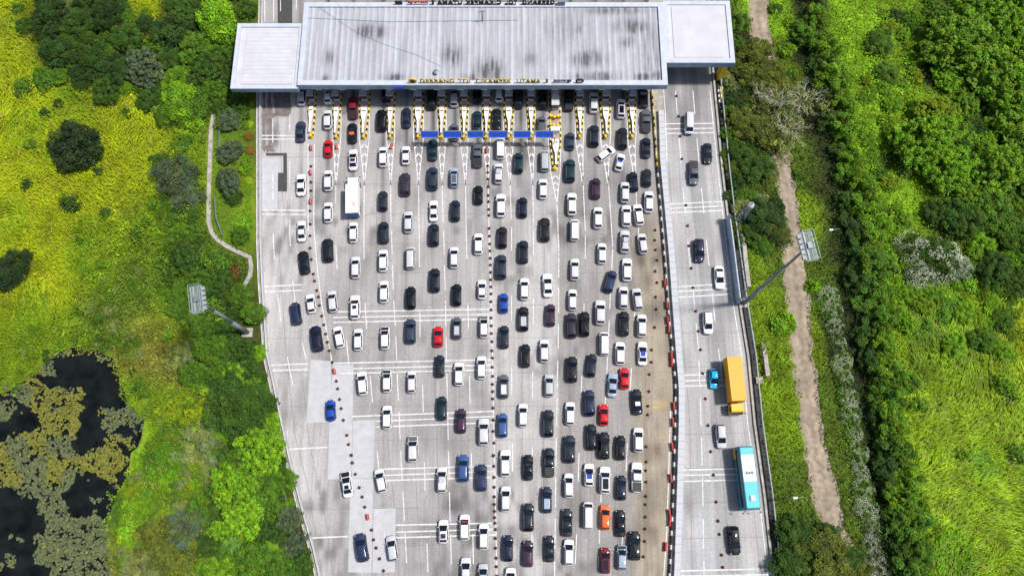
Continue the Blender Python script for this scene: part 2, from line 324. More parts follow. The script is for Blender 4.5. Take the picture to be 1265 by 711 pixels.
def main_col(X, Y):
    px, py = W2P(X, Y); base = np.array((.388, .377, .366))
    C = np.ones(X.shape + (3,)) * base
    slabx = np.floor(px / 27.0); slaby = np.floor(Y / 6.2)
    h = (np.sin(slabx * 12.9898 + slaby * 78.233) * 43758.5453) % 1.0
    C *= (1 + .10 * (h - .5))[..., None]
    # brown, older concrete towards the barrier; paler between the middle cones and there
    pale = sm(600, 606, px) * (1 - sm(687, 692, px)) * sm(240, 300, py); C *= (1 + .10 * pale)[..., None]
    br = sm(687, 693, px) * sm(180, 260, py); C *= (1 - .23 * br)[..., None] * (1 - np.array((0, .015, .04)) * br[..., None])
    be = sm(770, 800, px) * sm(230, 320, py); C *= 1 + be[..., None] * np.array((.16, .04, -.17))
    wst = sm(405, 412, px) * (1 - sm(600, 605, px)) * sm(270, 330, py); C *= (1 - .13 * wst)[..., None]
    far = 1 - sm(376, 384, px); C *= (1 + .10 * far)[..., None]
    # tyre and oil staining along each lane, strongest near the booths
    near = 1 - sm(170, 330, py)
    for x0 in LANES:
        d = np.abs(px - x0); C *= (1 - (.34 * near + .15) * np.exp(-(d / 3.) ** 2) * (.35 + 1.0 * vnoise(X, Y * .35, 2.0, 11)))[..., None]
    C *= (1 - .16 * near * sm(395, 410, px))[..., None]
    for x0 in LANES[1:]:
        C *= (1 - .55 * (1 - sm(150, 215, py)) * np.exp(-((px - x0 - 1) / 1.5) ** 2) * (.3 + .9 * vnoise(X * 0 + x0, Y, 1.8, 18)))[..., None]
    st_ = vnoise(X, Y * .5, 1.6, 12) * vnoise(X, Y, 5.5, 13); C *= (1 - .42 * st_)[..., None]; drt = np.clip(vnoise(X, Y * .6, 1.1, 16) * vnoise(X, Y, 8, 17) * 2 - .55, 0, 1); C *= (1 - .5 * drt)[..., None]
    # local stains
    for x, y, rx, ry, a in [(346, 124, 9, 10, .55), (332, 150, 5, 26, .5), (341, 165, 4, 20, .45), (346, 140, 12, 4, .4), (800, 620, 14, 18, .25), (780, 560, 12, 8, .25), (770, 660, 10, 10, .25), (808, 560, 16, 14, .22), (795, 655, 16, 22, .2), (560, 655, 10, 8, .15), (520, 660, 12, 22, .14), (478, 440, 14, 14, .14), (506, 330, 12, 8, .2), (590, 366, 8, 7, .2), (810, 500, 14, 4, -.12), (700, 520, 10, 120, .08), (790, 290, 15, 40, .15)]:
        e = np.exp(-((px - x) / rx) ** 4 - ((py - y) / ry) ** 4); C *= (1 - a * e * (.6 + .8 * vnoise(X, Y, 1.2, 15)))[..., None]
    e = np.exp(-((px - 815) / 10) ** 2 - ((py - 500) / 4) ** 2)[..., None]; C *= 1 + e * np.array((.25, .05, -.4))
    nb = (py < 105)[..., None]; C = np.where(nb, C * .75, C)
    return C
def side_col(X, Y):
    px, py = W2P(X, Y); C = np.ones(X.shape + (3,)) * np.array((.40, .395, .39))
    t = (px - xx_l(py)) / (xx_r(py) - xx_l(py))
    C *= (1 - .24 * sm(.36, .40, t) * (1 - sm(.66, .70, t)) * (.6 + .6 * vnoise(X, Y, 6, 31)))[..., None]
    C *= (1 - .20 * np.exp(-((t - .97) / .05) ** 2))[..., None]
    slaby = np.floor(Y / 5.5); sx = np.floor(t * 3); h = (np.sin(sx * 12.9898 + slaby * 78.233) * 43758.5453) % 1.0
    C *= (1 + .09 * (h - .5))[..., None]
    C *= (1 - .45 * vnoise(X, Y * .4, 1.6, 32) * vnoise(X, Y, 7, 33))[..., None]
    C *= (1 - .16 * (1 - sm(140, 260, py)))[..., None]
    return C
def pxf(poly):
    P = sorted(poly, key=lambda p: p[1]); a = np.array([p[1] for p in P]); c = np.array([p[0] for p in P]); return lambda v: np.interp(v, a, c)
xx_l, xx_r, xx_b, xx_le = pxf(WALL_E), pxf(RIGHT_EDGE), pxf(BARRIER), pxf(LEFT_EDGE)
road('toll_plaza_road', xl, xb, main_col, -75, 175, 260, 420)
road('side_carriageway', xwe, xr, side_col, -75, 175, 70, 420)

ys = np.linspace(-75, 175, 200); mf = MB()
for a, c_ in zip(ys, ys[1:]): mf.add([(float(xb(a)) - .1, a, .012), (float(xwe(a)) + .1, a, .012), (float(xwe(c_)) + .1, c_, .012), (float(xb(c_)) - .1, c_, .012)], [(0, 1, 2, 3)])
tag(link('median_strip', mf.mesh('median_strip', M['path'])), kind='structure')
mk = MB(); jn = MB()                          # painted markings and slab joints
LW = .15
def line(pts, w=LW, z=.008, dash=None, target=mk):
    P = [Vector(G(*p)[:2]) for p in pts]
    seg = [(P[i], P[i + 1]) for i in range(len(P) - 1)]
    if not dash:
        for a, b_ in seg: target.strip(a, b_, w, z)
        return
    on, off, ph = dash; pos = -ph
    for a, b_ in seg:
        L = (b_ - a).length; d = (b_ - a) / L; s = 0
        while s < L:
            cyc = (pos + s) % (on + off)
            if cyc < on:
                e = min(L, s + on - cyc); target.strip(a + d * s, a + d * e, w, z); s = e + 1e-4
            else: s += on + off - cyc + 1e-4
        pos += L
D1, D2 = (4.6, 1.9, 0), (4.6, 8.2, 0)
line([(337, 135), (337, 230), (337.5, 290), (340, 342), (347, 395), (356, 447), (367, 502)], dash=(5, 6.5, 2))
line([(358, 120), (358, 290), (361, 340), (367, 395), (378, 443)], dash=(5, 6.5, 2))
line([(380.5, 178), (380.7, 285)]); line([(388.6, 178), (387.6, 280), (392, 332), (397, 372), (409, 440), (410, 449)])
tapers = {0: (385, 385), 1: (416, 415), 2: (450, 450), 3: (482.5, 482.5), 4: (517, 517), 5: (546, 546), 6: (573.6, 575), 7: (601, 603), 8: (628.6, 630), 9: (656, 658), 11: (716, 720), 12: (748, 751), 13: (780.5, 785)}
for pts, d in [
    ([(415, 222), (414, 290), (417, 340), (420, 385)], D2), ([(428, 420), (431, 450)], D2),
    ([(450, 222), (449.5, 290)], None), ([(449.5, 290), (450, 360), (454, 424), (458, 473), (464.5, 542), (471.5, 617), (477, 690)], D2),
    ([(482.5, 222), (483, 275)], None), ([(483.6, 285), (486, 365), (489, 415), (491, 470), (495, 556), (498, 615), (502.5, 698), (505, 740)], D1),
    ([(517, 222), (518, 300)], None), ([(518, 300), (519, 426), (522, 473), (525, 598), (528.6, 706)], D2),
    ([(546, 222), (547.5, 275)], None), ([(548, 285), (550, 363), (551.5, 441), (554, 556), (556, 641), (558, 711), (559, 740)], D1),
    ([(575, 222), (576, 290)], None), ([(576, 290), (578, 372), (580, 473), (583, 598), (585, 706)], D2),
    ([(603, 222), (604, 280), (607, 380), (609, 470), (611, 575), (614, 711)], None),
    ([(630, 222), (631.5, 270)], None), ([(632, 280), (632, 468), (633, 529), (633, 600)], D2),
    ([(658, 222), (659, 275)], None), ([(659, 285), (659, 377), (658, 468), (657.5, 596), (657, 704)], D2),
    ([(688, 252), (690.3, 310)], None), ([(690.3, 312), (690, 406), (688, 500), (686.5, 600), (685, 711)], D1),
    ([(720, 218), (723, 285)], None), ([(723, 290), (723, 327), (720, 428), (716, 538), (712.5, 657), (710, 711)], D2),
    ([(751, 216), (757, 305)], None), ([(757, 308), (754, 365), (750.6, 441), (746, 527), (742.6, 611), (739, 700)], D1),
    ([(785, 212), (787, 265)], None), ([(789, 281), (787.7, 335), (784, 388), (778, 490), (774, 570), (768.7, 668), (766, 711)], D2),
    ([(828.5, 503), (826.6, 567), (823.7, 657), (820, 711)], None),
    ([(834.5, 112), (838, 160), (842, 209), (846, 258), (850.7, 308), (856, 355)], (5, 5, 0)),
    ([(856, 355), (860, 400), (863, 433), (865, 490), (866.8, 547), (868, 600), (869, 660), (870, 725)], D1),
    ([(856, 112), (860, 161), (864.4, 211), (869, 258), (873.4, 306), (879, 353), (884.5, 411), (893, 470)], (5, 5, 0)),
    ([(877, 112), (881.4, 156), (887, 210), (895, 283), (904, 365), (915.7, 436), (923.6, 523), (939.5, 629), (950, 725)], None),
    ([(819, 100), (822, 140), (824, 200)], None), ([(338, 0), (338, 27)], None), ([(346.5, 0), (346.5, 14)], None), ([(366, 0), (366, 12)], None), ([(327, 0), (327, 27)], None)]:
    line(pts, dash=d)
for i, (x0, x1) in tapers.items():            # chevron noses south of each island
    if i == 0: continue
    w0 = 6.3 if i in (2, 4, 8, 12) else 5.2; y0, y1 = 172, 221
    line([(x0 - w0, 112), (x0 - w0, 168), (x0 - w0 * .85, y0 + 6), (x1, y1 + 8)]); line([(x0 + w0, 112), (x0 + w0, 168), (x0 + w0 * .85, y0 + 6), (x1, y1 + 8)])
    for k in range(4):
        yy = y0 + 6 + k * 11; ww = w0 * .8 * (1 - (yy - y0) / (y1 + 8 - y0)); xm = x0 + (x1 - x0) * (yy - y0) / 50
        line([(xm - ww, yy + 5), (xm, yy)], w=.28, z=.012); line([(xm + ww, yy + 5), (xm, yy)], w=.28, z=.012)
x0 = 685.5
line([(678, 112), (677.5, 175), (680, 212), (688, 252)]); line([(692.5, 112), (693, 175), (692, 212), (688, 252)])
for k in range(4): yy = 217 + k * 8; ww = 5 * (1 - k * .22); line([(686 - ww + k * .5, yy + 4), (686 + k * .5, yy)], w=.28, z=.012); line([(686 + ww + k * .5, yy + 4), (686 + k * .5, yy)], w=.28, z=.012)
for a, c_ in [((319, 167.5), (366, 167.5)), ((319, 172), (366, 172)), ((318, 259), (378, 260)), ((318, 264.5), (378, 265)), ((320, 354), (373, 351.6)), ((320, 360.5), (373, 358.4)),
              ((330, 451), (380.6, 449)), ((330, 457.5), (380.6, 456)), ((353.6, 554.5), (405, 552)), ((378.7, 664), (430, 662)),
              ((412, 385), (607, 381.7)), ((412, 392), (606, 388)), ((412, 398), (596, 394)), ((411, 448.5), (608, 444)), ((437, 455), (606, 450.5)), ((420, 461), (608, 456.5)),
              ((435, 514), (610, 507.6)), ((464, 520), (609, 514)), ((464, 527), (609, 521.5)), ((474, 579), (610, 575)), ((475, 586.5), (610, 582)), ((477, 593), (610, 589)),
              ((489, 648), (611, 645.6)), ((489.5, 656.6), (612, 653)), ((489.5, 663.5), (613, 660)),
              ((818, 153), (881, 152.6)), ((818, 159.5), (882, 158.5)), ((818, 165), (882, 164)), ((827, 252), (891, 249)), ((828, 257.6), (891, 254.5)), ((829, 262.6), (892, 260)),
              ((837.6, 354), (902, 350)), ((837.6, 360), (903, 356)), ((838, 367), (904, 363)), ((845.6, 463), (918, 461)), ((846, 470), (919, 468)), ((846, 476.5), (920, 475)),
              ((844.5, 580), (932, 578)), ((844.5, 586.5), (933, 585)), ((844.5, 594), (934, 592)), ((841, 704.4), (949, 702)), ((841, 711), (950, 709))]:
    line([a, c_], w=.2, z=.016)
tag(link('road_markings', mk.mesh('road_markings', M['line'])), kind='structure')
# slab joints
for pts in [[(344, 300), (348, 360), (353, 430), (358, 480), (365, 540), (380, 600), (398, 711)], [(374, 470), (381, 540), (393, 600), (402, 640), (412, 711)],
            [(430, 240), (432, 360), (437, 440)], [(465, 240), (466, 360), (472, 460), (480, 560), (489, 640), (493, 711)], [(500, 300), (505, 430), (512, 560), (520, 711)],
            [(533, 300), (536, 430), (540, 560), (544, 711)], [(563, 300), (566, 430), (570, 560), (573, 711)], [(592, 300), (595, 430), (598, 560), (600, 711)],
            [(645, 300), (645, 711)], [(672, 300), (672, 500), (671, 711)], [(706, 300), (703, 500), (699, 711)], [(738, 300), (733, 500), (726, 711)], [(772, 300), (765, 500), (756, 711)], [(806, 300), (806, 470), (803, 600), (795, 711)],
            [(826, 200), (834, 300), (842, 400), (852, 520), (855, 711)], [(851, 200), (862, 300), (873, 400), (885, 520), (896, 620), (905, 711)], [(872, 130), (880, 220), (893, 330), (906, 430), (918, 520), (932, 640), (940, 711)], [(337, 118), (346, 170), (352, 300)]]:
    line(pts, w=.07, z=.004, target=jn)
y = -70
while y < 100:
    y += 5.8 + random.uniform(-.4, .4); a = float(xl(y)); c_ = float(xb(y)); x = a + .5
    while x < c_ - .5:
        x2 = min(x + random.uniform(9, 22), c_ - .4)
        if random.random() < .65: jn.strip((x, y), (x2, y + (x2 - x) * .012), .06, .004)
        x = x2
    if random.random() < .9: jn.strip((float(xwe(y)) + .3, y + 1), (float(xr(y)) - .3, y + 1.3), .06, .004)
def crack(u, v, L, ang):
    p = Vector(G(u, v)[:2]); a = R(ang)
    for _ in range(int(L / .6)):
        a += random.uniform(-.5, .5); q = p + Vector((math.cos(a), math.sin(a))) * .6; jn.strip(p, q, .05, .0045); p = q; a += (R(ang) - a) * .3
for u, v, L, an in [(352, 473, 4.5, -5), (366, 522, 3, -40), (380, 545, 3.5, -20), (414, 646, 3, -12), (470, 541, 4, 8), (353, 247, 2.5, -45), (358, 409, 4, 4), (470, 440, 3, 4), (500, 434, 3, -60), (545, 246, 2.5, 10), (615, 606, 1, -40)]: crack(u, v, L, an)
tag(link('slab_joints', jn.mesh('slab_joints', M['joint'])), kind='structure')
M['patch'] = noisy((.43, .435, .44), .09, .8, .85, name='new_concrete', detail=8)
pt = MB()
for poly in [[(384, 444), (409, 446), (409, 521), (378.5, 522)], [(411, 450), (437, 450), (434, 590), (404.5, 592), (407, 522)],
             [(436, 519.5), (463, 518), (461, 590), (434.5, 590)], [(433, 591), (461, 591), (459, 707), (430, 706)],
             [(461.5, 628), (489, 627), (488, 706), (460, 707)], [(322, 195), (343, 195), (343, 258), (322, 258)]]:
    pt.sheet([p[:2] for p in GP(poly)], .0055)
tag(link('concrete_patches', pt.mesh('concrete_patches', M['patch'])), kind='structure')
so = MB(); rs = random.Random(4)
def blot(pts, z=.0105, n=5):
    P = [Vector(G(*p)[:2]) for p in pts]; out = []
    for i in range(len(P)):
        a, b_ = P[i], P[(i + 1) % len(P)]
        for k in range(n): q = a.lerp(b_, k / n); out.append((q.x + rs.uniform(-.16, .16), q.y + rs.uniform(-.16, .16)))
    so.sheet(out, z)
blot([(338, 113), (359, 113), (359, 142), (347, 143), (340, 141)]); blot([(325, 113), (328, 113), (328, 186), (326, 190), (324, 182)], .011); blot([(331, 113), (335.5, 113), (335, 140), (336.5, 158), (335, 178), (331, 180), (331.5, 158), (330, 140)], .0115)
blot([(323, 140), (358, 141), (357, 144), (323, 144)], .0118); blot([(324, 178), (337, 180), (340, 187), (330, 188)], .0122, 4)
M['stain'] = noisy((.165, .14, .13), .35, 1.2, .8, name='damp_concrete', detail=9)
tag(link('damp_stains', so.mesh('damp_stains', M['stain'])), kind='structure')
pa = MB().sheet([p[:2] for p in GP([(328.5, 189), (354.5, 189), (354.5, 236.5), (343.5, 236.5), (343.5, 213.5), (350, 213.5), (350, 192.5), (328.5, 192.5)])], .0065)
pa.sheet([p[:2] for p in GP([(343, -40), (361, -40), (361, 40), (343, 40)])], .0065)
tag(link('asphalt_patches', pa.mesh('asphalt_patches', M['asphalt'])), kind='structure')

ORD = ['zeroth', 'first', 'second', 'third', 'fourth', 'fifth', 'sixth', 'seventh', 'eighth', 'ninth', 'tenth', 'eleventh', 'twelfth', 'thirteenth', 'fourteenth', 'fifteenth', 'sixteenth', 'seventeenth', 'eighteenth', 'nineteenth']
TENS = {2: 'twenty', 3: 'thirty', 4: 'forty', 5: 'fifty', 6: 'sixty', 7: 'seventy', 8: 'eighty', 9: 'ninety', 10: 'hundred', 11: 'hundred-and-ten', 12: 'hundred-and-twenty'}
TENTH = {2: 'twentieth', 3: 'thirtieth', 4: 'fortieth', 5: 'fiftieth', 6: 'sixtieth', 7: 'seventieth', 8: 'eightieth', 9: 'ninetieth', 10: 'hundredth', 11: 'hundred-and-tenth', 12: 'hundred-and-twentieth'}
def ordn(n):
    if n < 20: return ORD[n]
    return TENTH[n // 10] if n % 10 == 0 else TENS[n // 10] + '-' + ORD[n % 10]

# ================================================================== WALLS, BARRIERS, RAILS
def run(poly, z=0.): return [Vector(p) for p in GP(poly, z)]
def profile_run(mb, P, prof, c=None):
    """sweep a 2-D profile [(offset to the right, z)] along P"""
    n = len(prof); rows = []
    for i, p in enumerate(P):
        d = (P[min(i + 1, len(P) - 1)] - P[max(i - 1, 0)]); d.z = 0; d.normalize(); r = Vector((d.y, -d.x, 0))
        rows.append([(p.x + r.x * o, p.y + r.y * o, z) for o, z in prof])
    vs_ = [q for r in rows for q in r]; fs = []
    for i in range(len(P) - 1):
        for k in range(n): a = i * n + k; b_ = i * n + (k + 1) % n; fs.append((a, b_, b_ + n, a + n))
    fs += [tuple(range(n))[::-1], tuple((len(P) - 1) * n + k for k in range(n))]
    mb.add(vs_, fs, c)
def resample(P, step):
    out = [P[0].copy()]; acc = 0
    for i in range(len(P) - 1):
        a, b_ = P[i], P[i + 1]; L = (b_ - a).length; s = step - acc
        while s < L: out.append(a.lerp(b_, s / L)); s += step
        acc = (acc + L) % step
    return out
# median wall of pale concrete with ribs across its top
P = run([((a[0] + c_[0]) / 2, a[1]) for a, c_ in zip([(float(xx_l(v)), v) for v in range(138, 820, 20)], [(float(pxf(WALL_W)(v)), v) for v in range(138, 820, 20)])])
mb = MB(); profile_run(mb, P, [(-.55, .0), (-.5, .75), (.5, .75), (.55, .0)])
root = tag(link('median_wall', None), 'long pale concrete median wall with ribbed top between queues and side carriageway', 'wall')
mb.c = [(.46, .47, .49)] * len(mb.f)
for k, p in enumerate(resample(P, 1.25)):
    mb.box((-.52, -.05, .752), (.52, .05, .80), (.33, .34, .36), Matrix.Translation((p.x, p.y, 0)))
link('wall_base', mb.mesh('wall_base', M['blocks']), root)
# black and white concrete blocks along the queues' right edge
P = resample(run([(float(xx_b(v)) + 1.0, v) for v in range(112, 800, 12)]), .72); mb = MB()
for i in range(len(P) - 1):
    d = (P[i + 1] - P[i]).normalized(); an = math.atan2(d.y, d.x)
    c = (.55, .55, .54) if i % 3 == 0 else (.02, .02, .02)
    if P[i].y > 60: c = (.50, .36, .03) if i % 2 else c
    mb.box((0, -.15, 0), (.70, .15, .45), c, Matrix.Translation(P[i]) @ Matrix.Rotation(an, 4, 'Z'))
    mb.box((.08, -.09, .45), (.62, .09, .65), c, Matrix.Translation(P[i]) @ Matrix.Rotation(an, 4, 'Z'))
tag(link('block_barrier', mb.mesh('block_barrier', M['blocks'])), 'long barrier of alternating black and white concrete blocks beside the median wall', 'barrier')
# left parapet
mb = MB(); P = run(LEFT_EDGE); profile_run(mb, P, [(-1.0, -.3), (-1.0, .22), (-.2, .22), (-.2, -.3)])
root = tag(link('edge_parapet', None), 'low concrete parapet along the left edge of the toll plaza', 'parapet')
link('kerb_slab', mb.mesh('kerb_slab', M['path']), root)
mb = MB(); profile_run(mb, P, [(-.95, .22), (-.95, .8), (-.75, .8), (-.75, .22)]); link('upstand', mb.mesh('upstand', M['wall']), root)
mb = MB(); profile_run(mb, P, [(-.12, 0.), (-.12, .014), (.06, .014), (.06, 0.)]); link('white_edging', mb.mesh('white_edging', M['line']), root)
# right parapet with rail
mb = MB(); P = run(RIGHT_EDGE)
profile_run(mb, P, [(.0, -.3), (.0, .35), (.35, .35), (.35, -.3)])
root = tag(link('roadside_parapet', None), 'concrete parapet with thin pale rail along the outer edge of the right carriageway', 'parapet')
link('upstand', mb.mesh('upstand', M['path']), root)
mb = MB(); Q = [p + Vector((.95, 0, 1.0)) for p in P]
for a, c_ in zip(Q, Q[1:]): mb.tube(a, c_, .12, n=6)
link('rail', mb.mesh('rail', M['palesteel']), root)
pm_ = MB().tube((0, 0, -.3), (0, 0, 1.0), .05, n=5).mesh('rail_post', M['steel'])
for p in resample([p + Vector((.95, 0, 0)) for p in P], 2.4): link('rail_post', pm_, root, loc=(p.x, p.y, 0))
mb = MB(); profile_run(mb, [p + Vector((1.3, 0, 0)) for p in P], [(-.1, -.3), (-.1, -.1), (1.6, -.18), (1.6, -.3)])
tag(link('shadow_gap_strip', mb.mesh('shadow_gap_strip', M['dark'])), kind='structure')  # dark strip standing in for the shadow gap outside the parapet
# noise screen
P = run([(901, 270), (905, 300), (910, 340), (914.5, 376)]); mb = MB(); profile_run(mb, P, [(.55, 0), (.55, 2.6), (.75, 2.6), (.75, 0)])
root = tag(link('noise_screen', None), 'blue-grey noise screen standing on the outer edge of the right carriageway', 'screen')
M['screen'] = noisy((.36, .42, .50), .15, 1, .5, name='screen_panel', stretch=(1, 1, .3))
link('panel', mb.mesh('panel', M['screen']), root)
pm_ = MB().box((.76, -.06, 0), (.9, .06, 2.65)).mesh('screen_post', M['steel'])
for p in resample(P, 2.0): link('screen_post', pm_, root, loc=p)
# concrete strips in the verge
for nm, lab, cat, pts, wd in [
    ('footpath', 'curved concrete footpath winding down the left verge beside the shrubs', 'path', [(265, 137), (261, 160), (260, 186), (259, 215), (258, 247), (258, 274), (262, 288), (270, 297), (280, 304), (290, 309), (309, 318), (310.5, 330), (309, 341), (300, 357), (285, 387)], .75),
    ('footpath', '', '', [(277, 420), (283, 440), (292, 465), (294, 475)], .9),
    ('footpath', '', '', [(336, 575), (345, 592), (352, 606)], 1.0)]:
    mb = MB(); profile_run(mb, run(pts, -.2), [(-wd / 2, -.24), (-wd / 2, -.02), (wd / 2, -.02), (wd / 2, -.24)])
    tag(link('verge_path', mb.mesh('verge_path', M['path'])), kind='structure')
for i, (pts, lab) in enumerate([([(272, 150), (272, 175), (270, 200)], 'low dark fence beside the curved footpath, upper stretch'), ([(266, 245), (268, 270), (276, 292)], 'low dark fence beside the curved footpath, lower stretch'),
                                ([(299, 440), (303, 470)], 'short dark fence below the left floodlight mast'), ([(350, 585), (354, 612), (356, 690)], 'dark fence under the bushes by the lower left parapet'), ([(279, 72), (275, 100)], 'short pale fence left of the left roof wing')]):
    root = tag(link('verge_fence', None), lab, 'fence', 'fences in the left verge'); P = run(pts, -.2)
    mb = MB()
    for z in (.3, .7): 
        for a, c_ in zip(P, P[1:]): mb.tube(a + Vector((0, 0, z)), c_ + Vector((0, 0, z)), .06, n=5)
    m_ = M['path'] if i == 4 else M['steel']
    link('rail', mb.mesh('fence_rail', m_), root)
    pm_ = MB().tube((0, 0, 0), (0, 0, .8), .06, n=5).mesh('fence_post', m_)
    for p in resample(P, 1.5): link('fence_post', pm_, root, loc=p)
for pts, lab in [([(916.5, 290), (919, 320), (923.5, 356)], 'weathered concrete retaining wall beyond the noise screen'), ([(941, 425), (944, 445), (946.5, 465)], 'pale concrete retaining wall in the verge beside the yellow truck')]:
    mb = MB(); profile_run(mb, run(pts, -.2), [(-.35, -.25), (-.35, .8), (.35, .8), (.35, -.25)])
    tag(link('retaining_wall', mb.mesh('retaining_wall', M['path'])), lab, 'wall')
mb = MB().box((-.6, -.6, -.25), (.6, .6, .3), M_=Matrix.Translation(G(938, 470)))
tag(link('drain_box', mb.mesh('drain_box', M['path'])), 'small square concrete drain box beside the yellow truck', 'drain box')

# ================================================================== TOLL GATE BUILDING
ZR = 7.2
xa, xz = (G(371.5, 55, ZR)[0]), (G(822, 55, ZR)[0]); ys_, yn = G(600, 105, ZR)[1], G(600, 3, ZR)[1]
toll = tag(link('toll_gate_building', None, loc=((xa + xz) / 2, ys_, 0)), 'long flat-roofed toll gate building spanning every queue at the top', 'toll gate')
bpy.context.view_layer.update()
OFF = Vector(toll.location)
def tb(name, mb, m, parent=None, smooth=False):
    if parent is None: mb.v = [(p[0] - OFF.x, p[1] - OFF.y, p[2]) for p in mb.v]
    else: mb.v = [(p[0] - OFF.x, p[1] - OFF.y, p[2]) for p in mb.v]
    return link(name, mb.mesh(name, m, smooth), parent or toll)
# main deck with ribs as real sheet geometry
pw = .95
nxr = int((xz - xa - 2 * pw) / .20); nyr = 40
xs = np.linspace(xa + pw, xz - pw, nxr); ys2 = np.linspace(ys_ + pw, yn - pw, nyr)
XX, YY = np.meshgrid(xs, ys2, indexing='ij')
ph = ((XX - xa) / 1.12) % 1.0; ZZ = 6.85 + .10 * (np.abs(ph - .5) < .12) + .0 * XX
pxx, pyy = W2P(XX, YY, ZR)
Cc = np.ones(XX.shape + (3,)) * np.array((.38, .395, .42)); Cc *= (1 + .20 * (np.abs(ph - .5) < .12))[..., None]
stn = np.zeros(XX.shape)
for x, y, rx, ry, a in [(457, 38, 16, 9, .9), (407, 70, 8, 10, .45), (402, 97, 5, 5, .5), (558, 68, 12, 12, .75), (604, 88, 16, 14, 1.), (583, 95, 14, 6, .5), (725, 72, 20, 10, .7), (735, 94, 26, 6, .9), (782, 32, 22, 9, .7), (775, 50, 10, 8, .55), (794, 94, 10, 5, .8), (812, 92, 8, 6, .8), (700, 40, 20, 30, .25), (655, 72, 10, 8, .4), (756, 12, 50, 5, .5), (715, 35, 5, 8, .6), (805, 60, 16, 40, .35), (485, 95, 12, 5, .8), (595, 20, 4, 10, .5)]:
    stn = np.maximum(stn, a * np.exp(-((pxx - x) / rx) ** 2 - ((pyy - y) / ry) ** 2))
strk = vnoise(XX, YY, .3, 41) * .35 + vnoise(XX, YY * .08, .24, 42) ** 1.5 * 1.5
Cc *= (1 - np.clip(stn * strk * 1.3, 0, .75))[..., None]
Cc *= (1 - .14 * vnoise(XX, YY * .3, 2.2, 43) - .22 * np.clip(vnoise(XX, YY * .07, .4, 44) - .55, 0, 1) * 2)[..., None]
ii, jj = np.meshgrid(np.arange(nxr - 1), np.arange(nyr - 1), indexing='ij'); i0 = (ii * nyr + jj).ravel()
Fr = np.stack([i0, i0 + nyr, i0 + nyr + 1, i0 + 1], -1); Vr = np.stack([XX - OFF.x, YY - OFF.y, ZZ], -1).reshape(-1, 3)
deck = link('roof', npmesh('roof', Vr, Fr, Cc.reshape(-1, 3)[Fr], M['roofsheet']), toll)
def ring_roof(name_, x0, x1, y0, y1, z, wd, zt, zf, parent):
    mb = MB(); xi0, xi1, yi0, yi1 = x0 + wd, x1 - wd, y0 + wd, y1 - wd
    mb.box((x0, y0, zf + .3), (x1, yi0, zt)); mb.box((x0, yi1, zf + .3), (x1, y1, zt)); mb.box((x0, yi0, zf + .3), (xi0, yi1, zt)); mb.box((xi1, yi0, zf + .3), (x1, yi1, zt))
    tb('parapet', mb, M['parapet'], parent)
    e = .03; mb = MB()
    mb.box((x0 - e, y0 - e, zf), (x1 + e, y0, zt - .12)); mb.box((x0 - e, y1, zf), (x1 + e, y1 + e, zt - .12)); mb.box((x0 - e, y0, zf), (x0, y1, zt - .12)); mb.box((x1, y0, zf), (x1 + e, y1, zt - .12))
    tb('fascia', mb, M['fascia'], parent)
    tb('soffit', MB().box((x0, y0, zf + .01), (x1, y1, zf + .28)), M['dark'], parent)
ring_roof('main', xa, xz, ys_, yn, ZR, pw, ZR, 5.75, toll)
mb = MB()
for k, x in enumerate(np.arange(xa + 3, xz - 2, 4.3)): tb('gutter_bracket', MB().box((x, ys_ - .12, 5.62), (x + 1.1, ys_ - .031, 5.85)), M['palesteel'], toll)
zl = 6.5
lx0, lx1 = G(290, 60, zl)[0], xa; ly0, ly1 = G(330, 109.5, zl)[1], G(330, 29, zl)[1]
wing = link('left_wing_roof', None, toll)
ring_roof('w', lx0, lx1 - .03, ly0, ly1, zl, .75, zl, 5.3, wing)
tb('deck', MB().box((lx0 + .76, ly0 + .76, 5.7), (lx1 - .8, ly1 - .76, 6.25)), M['wingroof'], wing)
tb('deck_upstand', MB().box((lx0 + 1.9, ly0 + 1.0, 6.25), (lx1 - 1.2, ly1 - 1.9, 6.40)), M['wingroof'], wing)
sm_ = MB()
for y in np.arange(ly0 + 1.4, ly1 - 2., .85): sm_.box((lx0 + 1.95, y, 6.4), (lx1 - 1.25, y + .05, 6.43))
tb('deck_seams', sm_, M['parapet'], wing)
zr_ = 7.0
rx0, rx1 = xz, G(905, 40, zr_)[0]; ry0, ry1 = G(860, 77.5, zr_)[1], G(860, 1.0, zr_)[1]
wing = link('right_wing_roof', None, toll)
ring_roof('w', rx0 + .03, rx1, ry0, ry1, zr_, .85, zr_, 5.5, wing)
tb('deck', MB().box((rx0 + .9, ry0 + .86, 6.0), (rx1 - .86, ry1 - .86, 6.8)), M['wingroof'], wing)
tb('deck_upstand', MB().box((rx0 + 1.6, ry0 + 1.2, 6.8), (rx1 - 1.9, ry1 - 1.2, 6.9)), M['wingroof'], wing)
